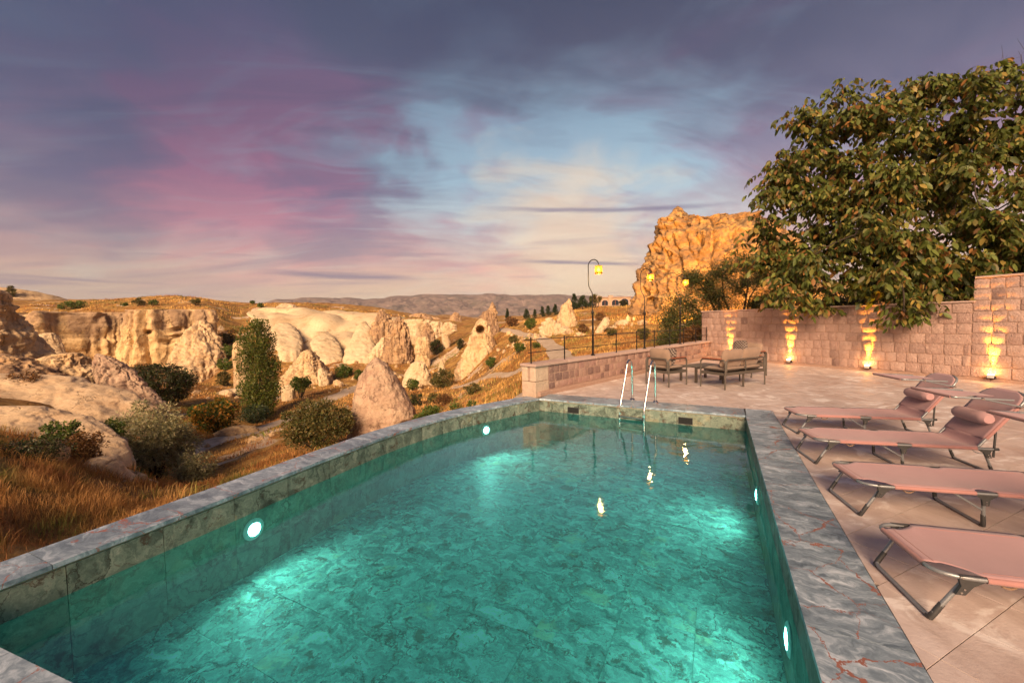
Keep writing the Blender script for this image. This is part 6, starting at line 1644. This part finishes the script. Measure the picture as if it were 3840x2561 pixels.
# ------------------------------------------------------------------ stone house on the crest
def house():
    dd = 104; q = at(1404, 712, dd); k = KV / FPX * dd
    q[2] = float(zterrain(np.array([q[0]]), np.array([q[1]]))[0]) - 0.4
    top = at(1404, 684, dd)[2] - q[2]
    T = thing('stone_house', 'low flat-roofed stone house with arched windows on the crest', 'house', tuple(q), -math.atan2(q[0], q[1]) + R(12))
    hw = 40 * k; hd = 4.0
    MB().box((-hw, -hd, -2), (hw * 0.86, hd, top * 0.96)).build('wall', M['house'], T)
    MB().box((hw * 0.86, -hd * 0.55, -2), (hw * 1.28, hd, top * 0.80)).build('side_wing', M['house'], T)
    rf = MB().box((-hw - .25, -hd - .25, top * 0.962), (hw * 0.86 + .25, hd + .25, top * 1.02)).box((hw * 0.862 + .25, -hd * .55 - .2, top * 0.802), (hw * 1.3, hd + .2, top * 0.86)).build('roof', M['cap'], T)
    for x, h in ((-hw * 0.72, 0.55), (-hw * 0.05, 0.62)):
        MB().box((x - .55, -.5, top * 1.021), (x + .55, .5, top * (1.02 + h * 0.32))).build('chimney', M['house'], rf)
    MB().box((-hw * .28 - .35, -hd - .22, -2), (-hw * .28 + .35, -hd - .001, top * 0.961)).build('buttress', M['house'], T)
    for x, ww, hh in ((-hw * 0.55, 0.75, 0.46), (0.02 * hw, 0.85, 0.46), (0.52 * hw, 0.95, 0.56)):
        z0 = top * 0.22; z1 = z0 + top * hh * 0.6
        arch = [(x - ww, z0), (x + ww, z0), (x + ww, z1)] + [(x + ww * math.cos(a), z1 + ww * 0.75 * math.sin(a)) for a in np.linspace(0.2, math.pi - 0.2, 8)] + [(x - ww, z1)]
        n = len(arch)
        fr = MB(); big = [(x + (a - x) * 1.22, z0 - .1 + (b - z0) * 1.14) for a, b in arch]
        fr.add([(a, -hd - .10, b) for a, b in big] + [(a, -hd - .002, b) for a, b in big], [tuple(range(n))] + [(i, (i + 1) % n, n + (i + 1) % n, n + i) for i in range(n)])
        w_ = fr.build('window', M['cap'], T)
        MB().add([(a, -hd - .104, b) for a, b in arch], [tuple(range(n))]).build('pane', M['glass'], w_)
        MB().box((x - .05, -hd - .14, z0), (x + .05, -hd - .105, z1 + ww * .6)).build('mullion', M['wood'], w_)
house()

# ------------------------------------------------------------------ dry grass
def grass(name, label, region, n, hlo, hhi, wid, seed, pals, per=1, clump=0.0, avoid=True):
    rng = np.random.RandomState(seed)
    x0, x1, y0, y1 = region
    X = rng.uniform(x0, x1, n); Y = rng.uniform(y0, y1, n)
    p3 = np.stack([X, Y, X * 0], -1)
    dn = fbm(p3 * 0.9 + seed, 3)
    pt = fbm(p3 * (0.11 if y1 > 60 else 0.3) + seed * 3, 4)
    keep = (dn > -0.45 + 0.5 * rng.uniform(-1, 1, n)) & (pt > -0.12 + 0.12 * rng.uniform(-1, 1, n)) & ~inside(X, Y, TERR)
    for nm, c, hw in PATHC: keep &= seg_dist(X, Y, [tuple(q) for q in c[::2]] + [tuple(c[-1])]) > hw * 1.05
    X, Y = X[keep], Y[keep]; dn = dn[keep]
    v = np.stack([X, Y, np.full(X.shape, -0.5)], -1) - CAM
    dep = v @ CF; sx = (v @ CR) / np.maximum(dep, .1) * FPX
    vis = (dep > 0.5) & (np.abs(sx) < 2250)
    X, Y, dn = X[vis], Y[vis], dn[vis]
    if per > 1:
        X = np.repeat(X, per) + rng.normal(size=len(X) * per) * clump; Y = np.repeat(Y, per) + rng.normal(size=len(Y) * per) * clump; dn = np.repeat(dn, per)
    Z = zterrain(X, Y); m = len(X)
    big = fbm(np.stack([X, Y, X * 0], -1) * (0.10 if y1 > 60 else 0.33) + seed * 2, 4)
    h = rng.uniform(hlo, hhi, m) * (0.75 + 0.9 * np.clip(dn, -.3, .6)); a = rng.uniform(0, 2 * np.pi, m)
    lean = np.stack([np.cos(a), np.sin(a)], -1) * (rng.uniform(0.1, 0.75, m) * h)[:, None] + np.array([0.10, 0.05]) * h[:, None]
    b = rng.uniform(0, 2 * np.pi, m); wv = np.stack([np.cos(b), np.sin(b), np.zeros(m)], -1) * (wid * rng.uniform(.6, 1.3, m))[:, None]
    base = np.stack([X, Y, Z - 0.03], -1)
    mid = base + np.column_stack([lean * 0.35, h * 0.62]); tip = base + np.column_stack([lean, h * rng.uniform(.75, 1.0, m)])
    V = np.stack([base - wv, base + wv, mid + wv * .7, mid - wv * .7, tip], 1).reshape(-1, 3)
    o = np.arange(m)[:, None] * 5
    F = np.concatenate([o + [[0, 1, 2]], o + [[0, 2, 3]], o + [[3, 2, 4]]])
    P0, P1, P2 = (np.array(q) for q in pals)
    f = np.clip(big * 2.6 + 0.45, 0, 1)[:, None]; g = np.clip(fbm(np.stack([X, Y, X * 0], -1) * (0.12 if y1 > 60 else 0.5) + 33 + seed, 4) * 3.0 - 0.3, 0, 1)[:, None]
    c = P0 * (1 - f) + P1 * f; c = c * (1 - g) + P2 * g; c = c * rng.uniform(.55, 1.35, (m, 1))
    ob = raw(name, V, F, M['grass'], None, False, np.repeat(c, 5, axis=0))
    return tag(ob, label, 'grass', kind='stuff')
TAW = ((0.413, 0.169, 0.050), (0.750, 0.425, 0.144), (0.213, 0.237, 0.050))
GOLD = ((0.400, 0.175, 0.050), (0.800, 0.475, 0.138), (0.250, 0.213, 0.056))
grass('dry_grass', 'tall rust-coloured dry grass on the bank beside the pool', (-17, -3.2, 2.5, 13.5), 120000, 0.14, 0.42, 0.0045, 1, ((.36, .15, .055), (.56, .29, .10), (.19, .18, .045)))
grass('dry_grass', 'short brown grass sloping from the pool edge down to the valley path', (-26, 12, 9, 34), 70000, 0.15, 0.42, 0.012, 2, TAW)
grass('dry_grass', 'golden grass on the banks below the railing and road', (-2, 26, 12, 48), 60000, 0.15, 0.42, 0.014, 3, GOLD)
grass('dry_grass', 'brown grass covering the far side of the valley floor', (-60, 10, 34, 105), 70000, 0.15, 0.5, 0.035, 4, TAW)
grass('dry_grass', 'golden grass over the hillside below the house', (4, 62, 44, 112), 46000, 0.2, 0.55, 0.04, 5, GOLD)
grass('dry_grass', 'golden grass on the plateau above the cliff', (-170, -40, 100, 190), 34000, 0.3, 0.8, 0.10, 6, GOLD)

# ------------------------------------------------------------------ evening haze
hz = MB().box((-7000, -7000, -150), (7000, 7000, 340)).build('haze', None)
mh, th_ = new_mat('evening_haze')
pv = th_.n('ShaderNodeVolumePrincipled', {'Color': (0.74, 0.70, 0.80, 1), 'Density': 0.00009, 'Anisotropy': 0.2})
th_.t.links.new(pv.outputs[0], th_.n('ShaderNodeOutputMaterial').inputs['Volume'])
hz.data.materials.append(mh)
tag(hz, 'thin lilac evening haze over the valley and far mountain', 'haze', kind='stuff')
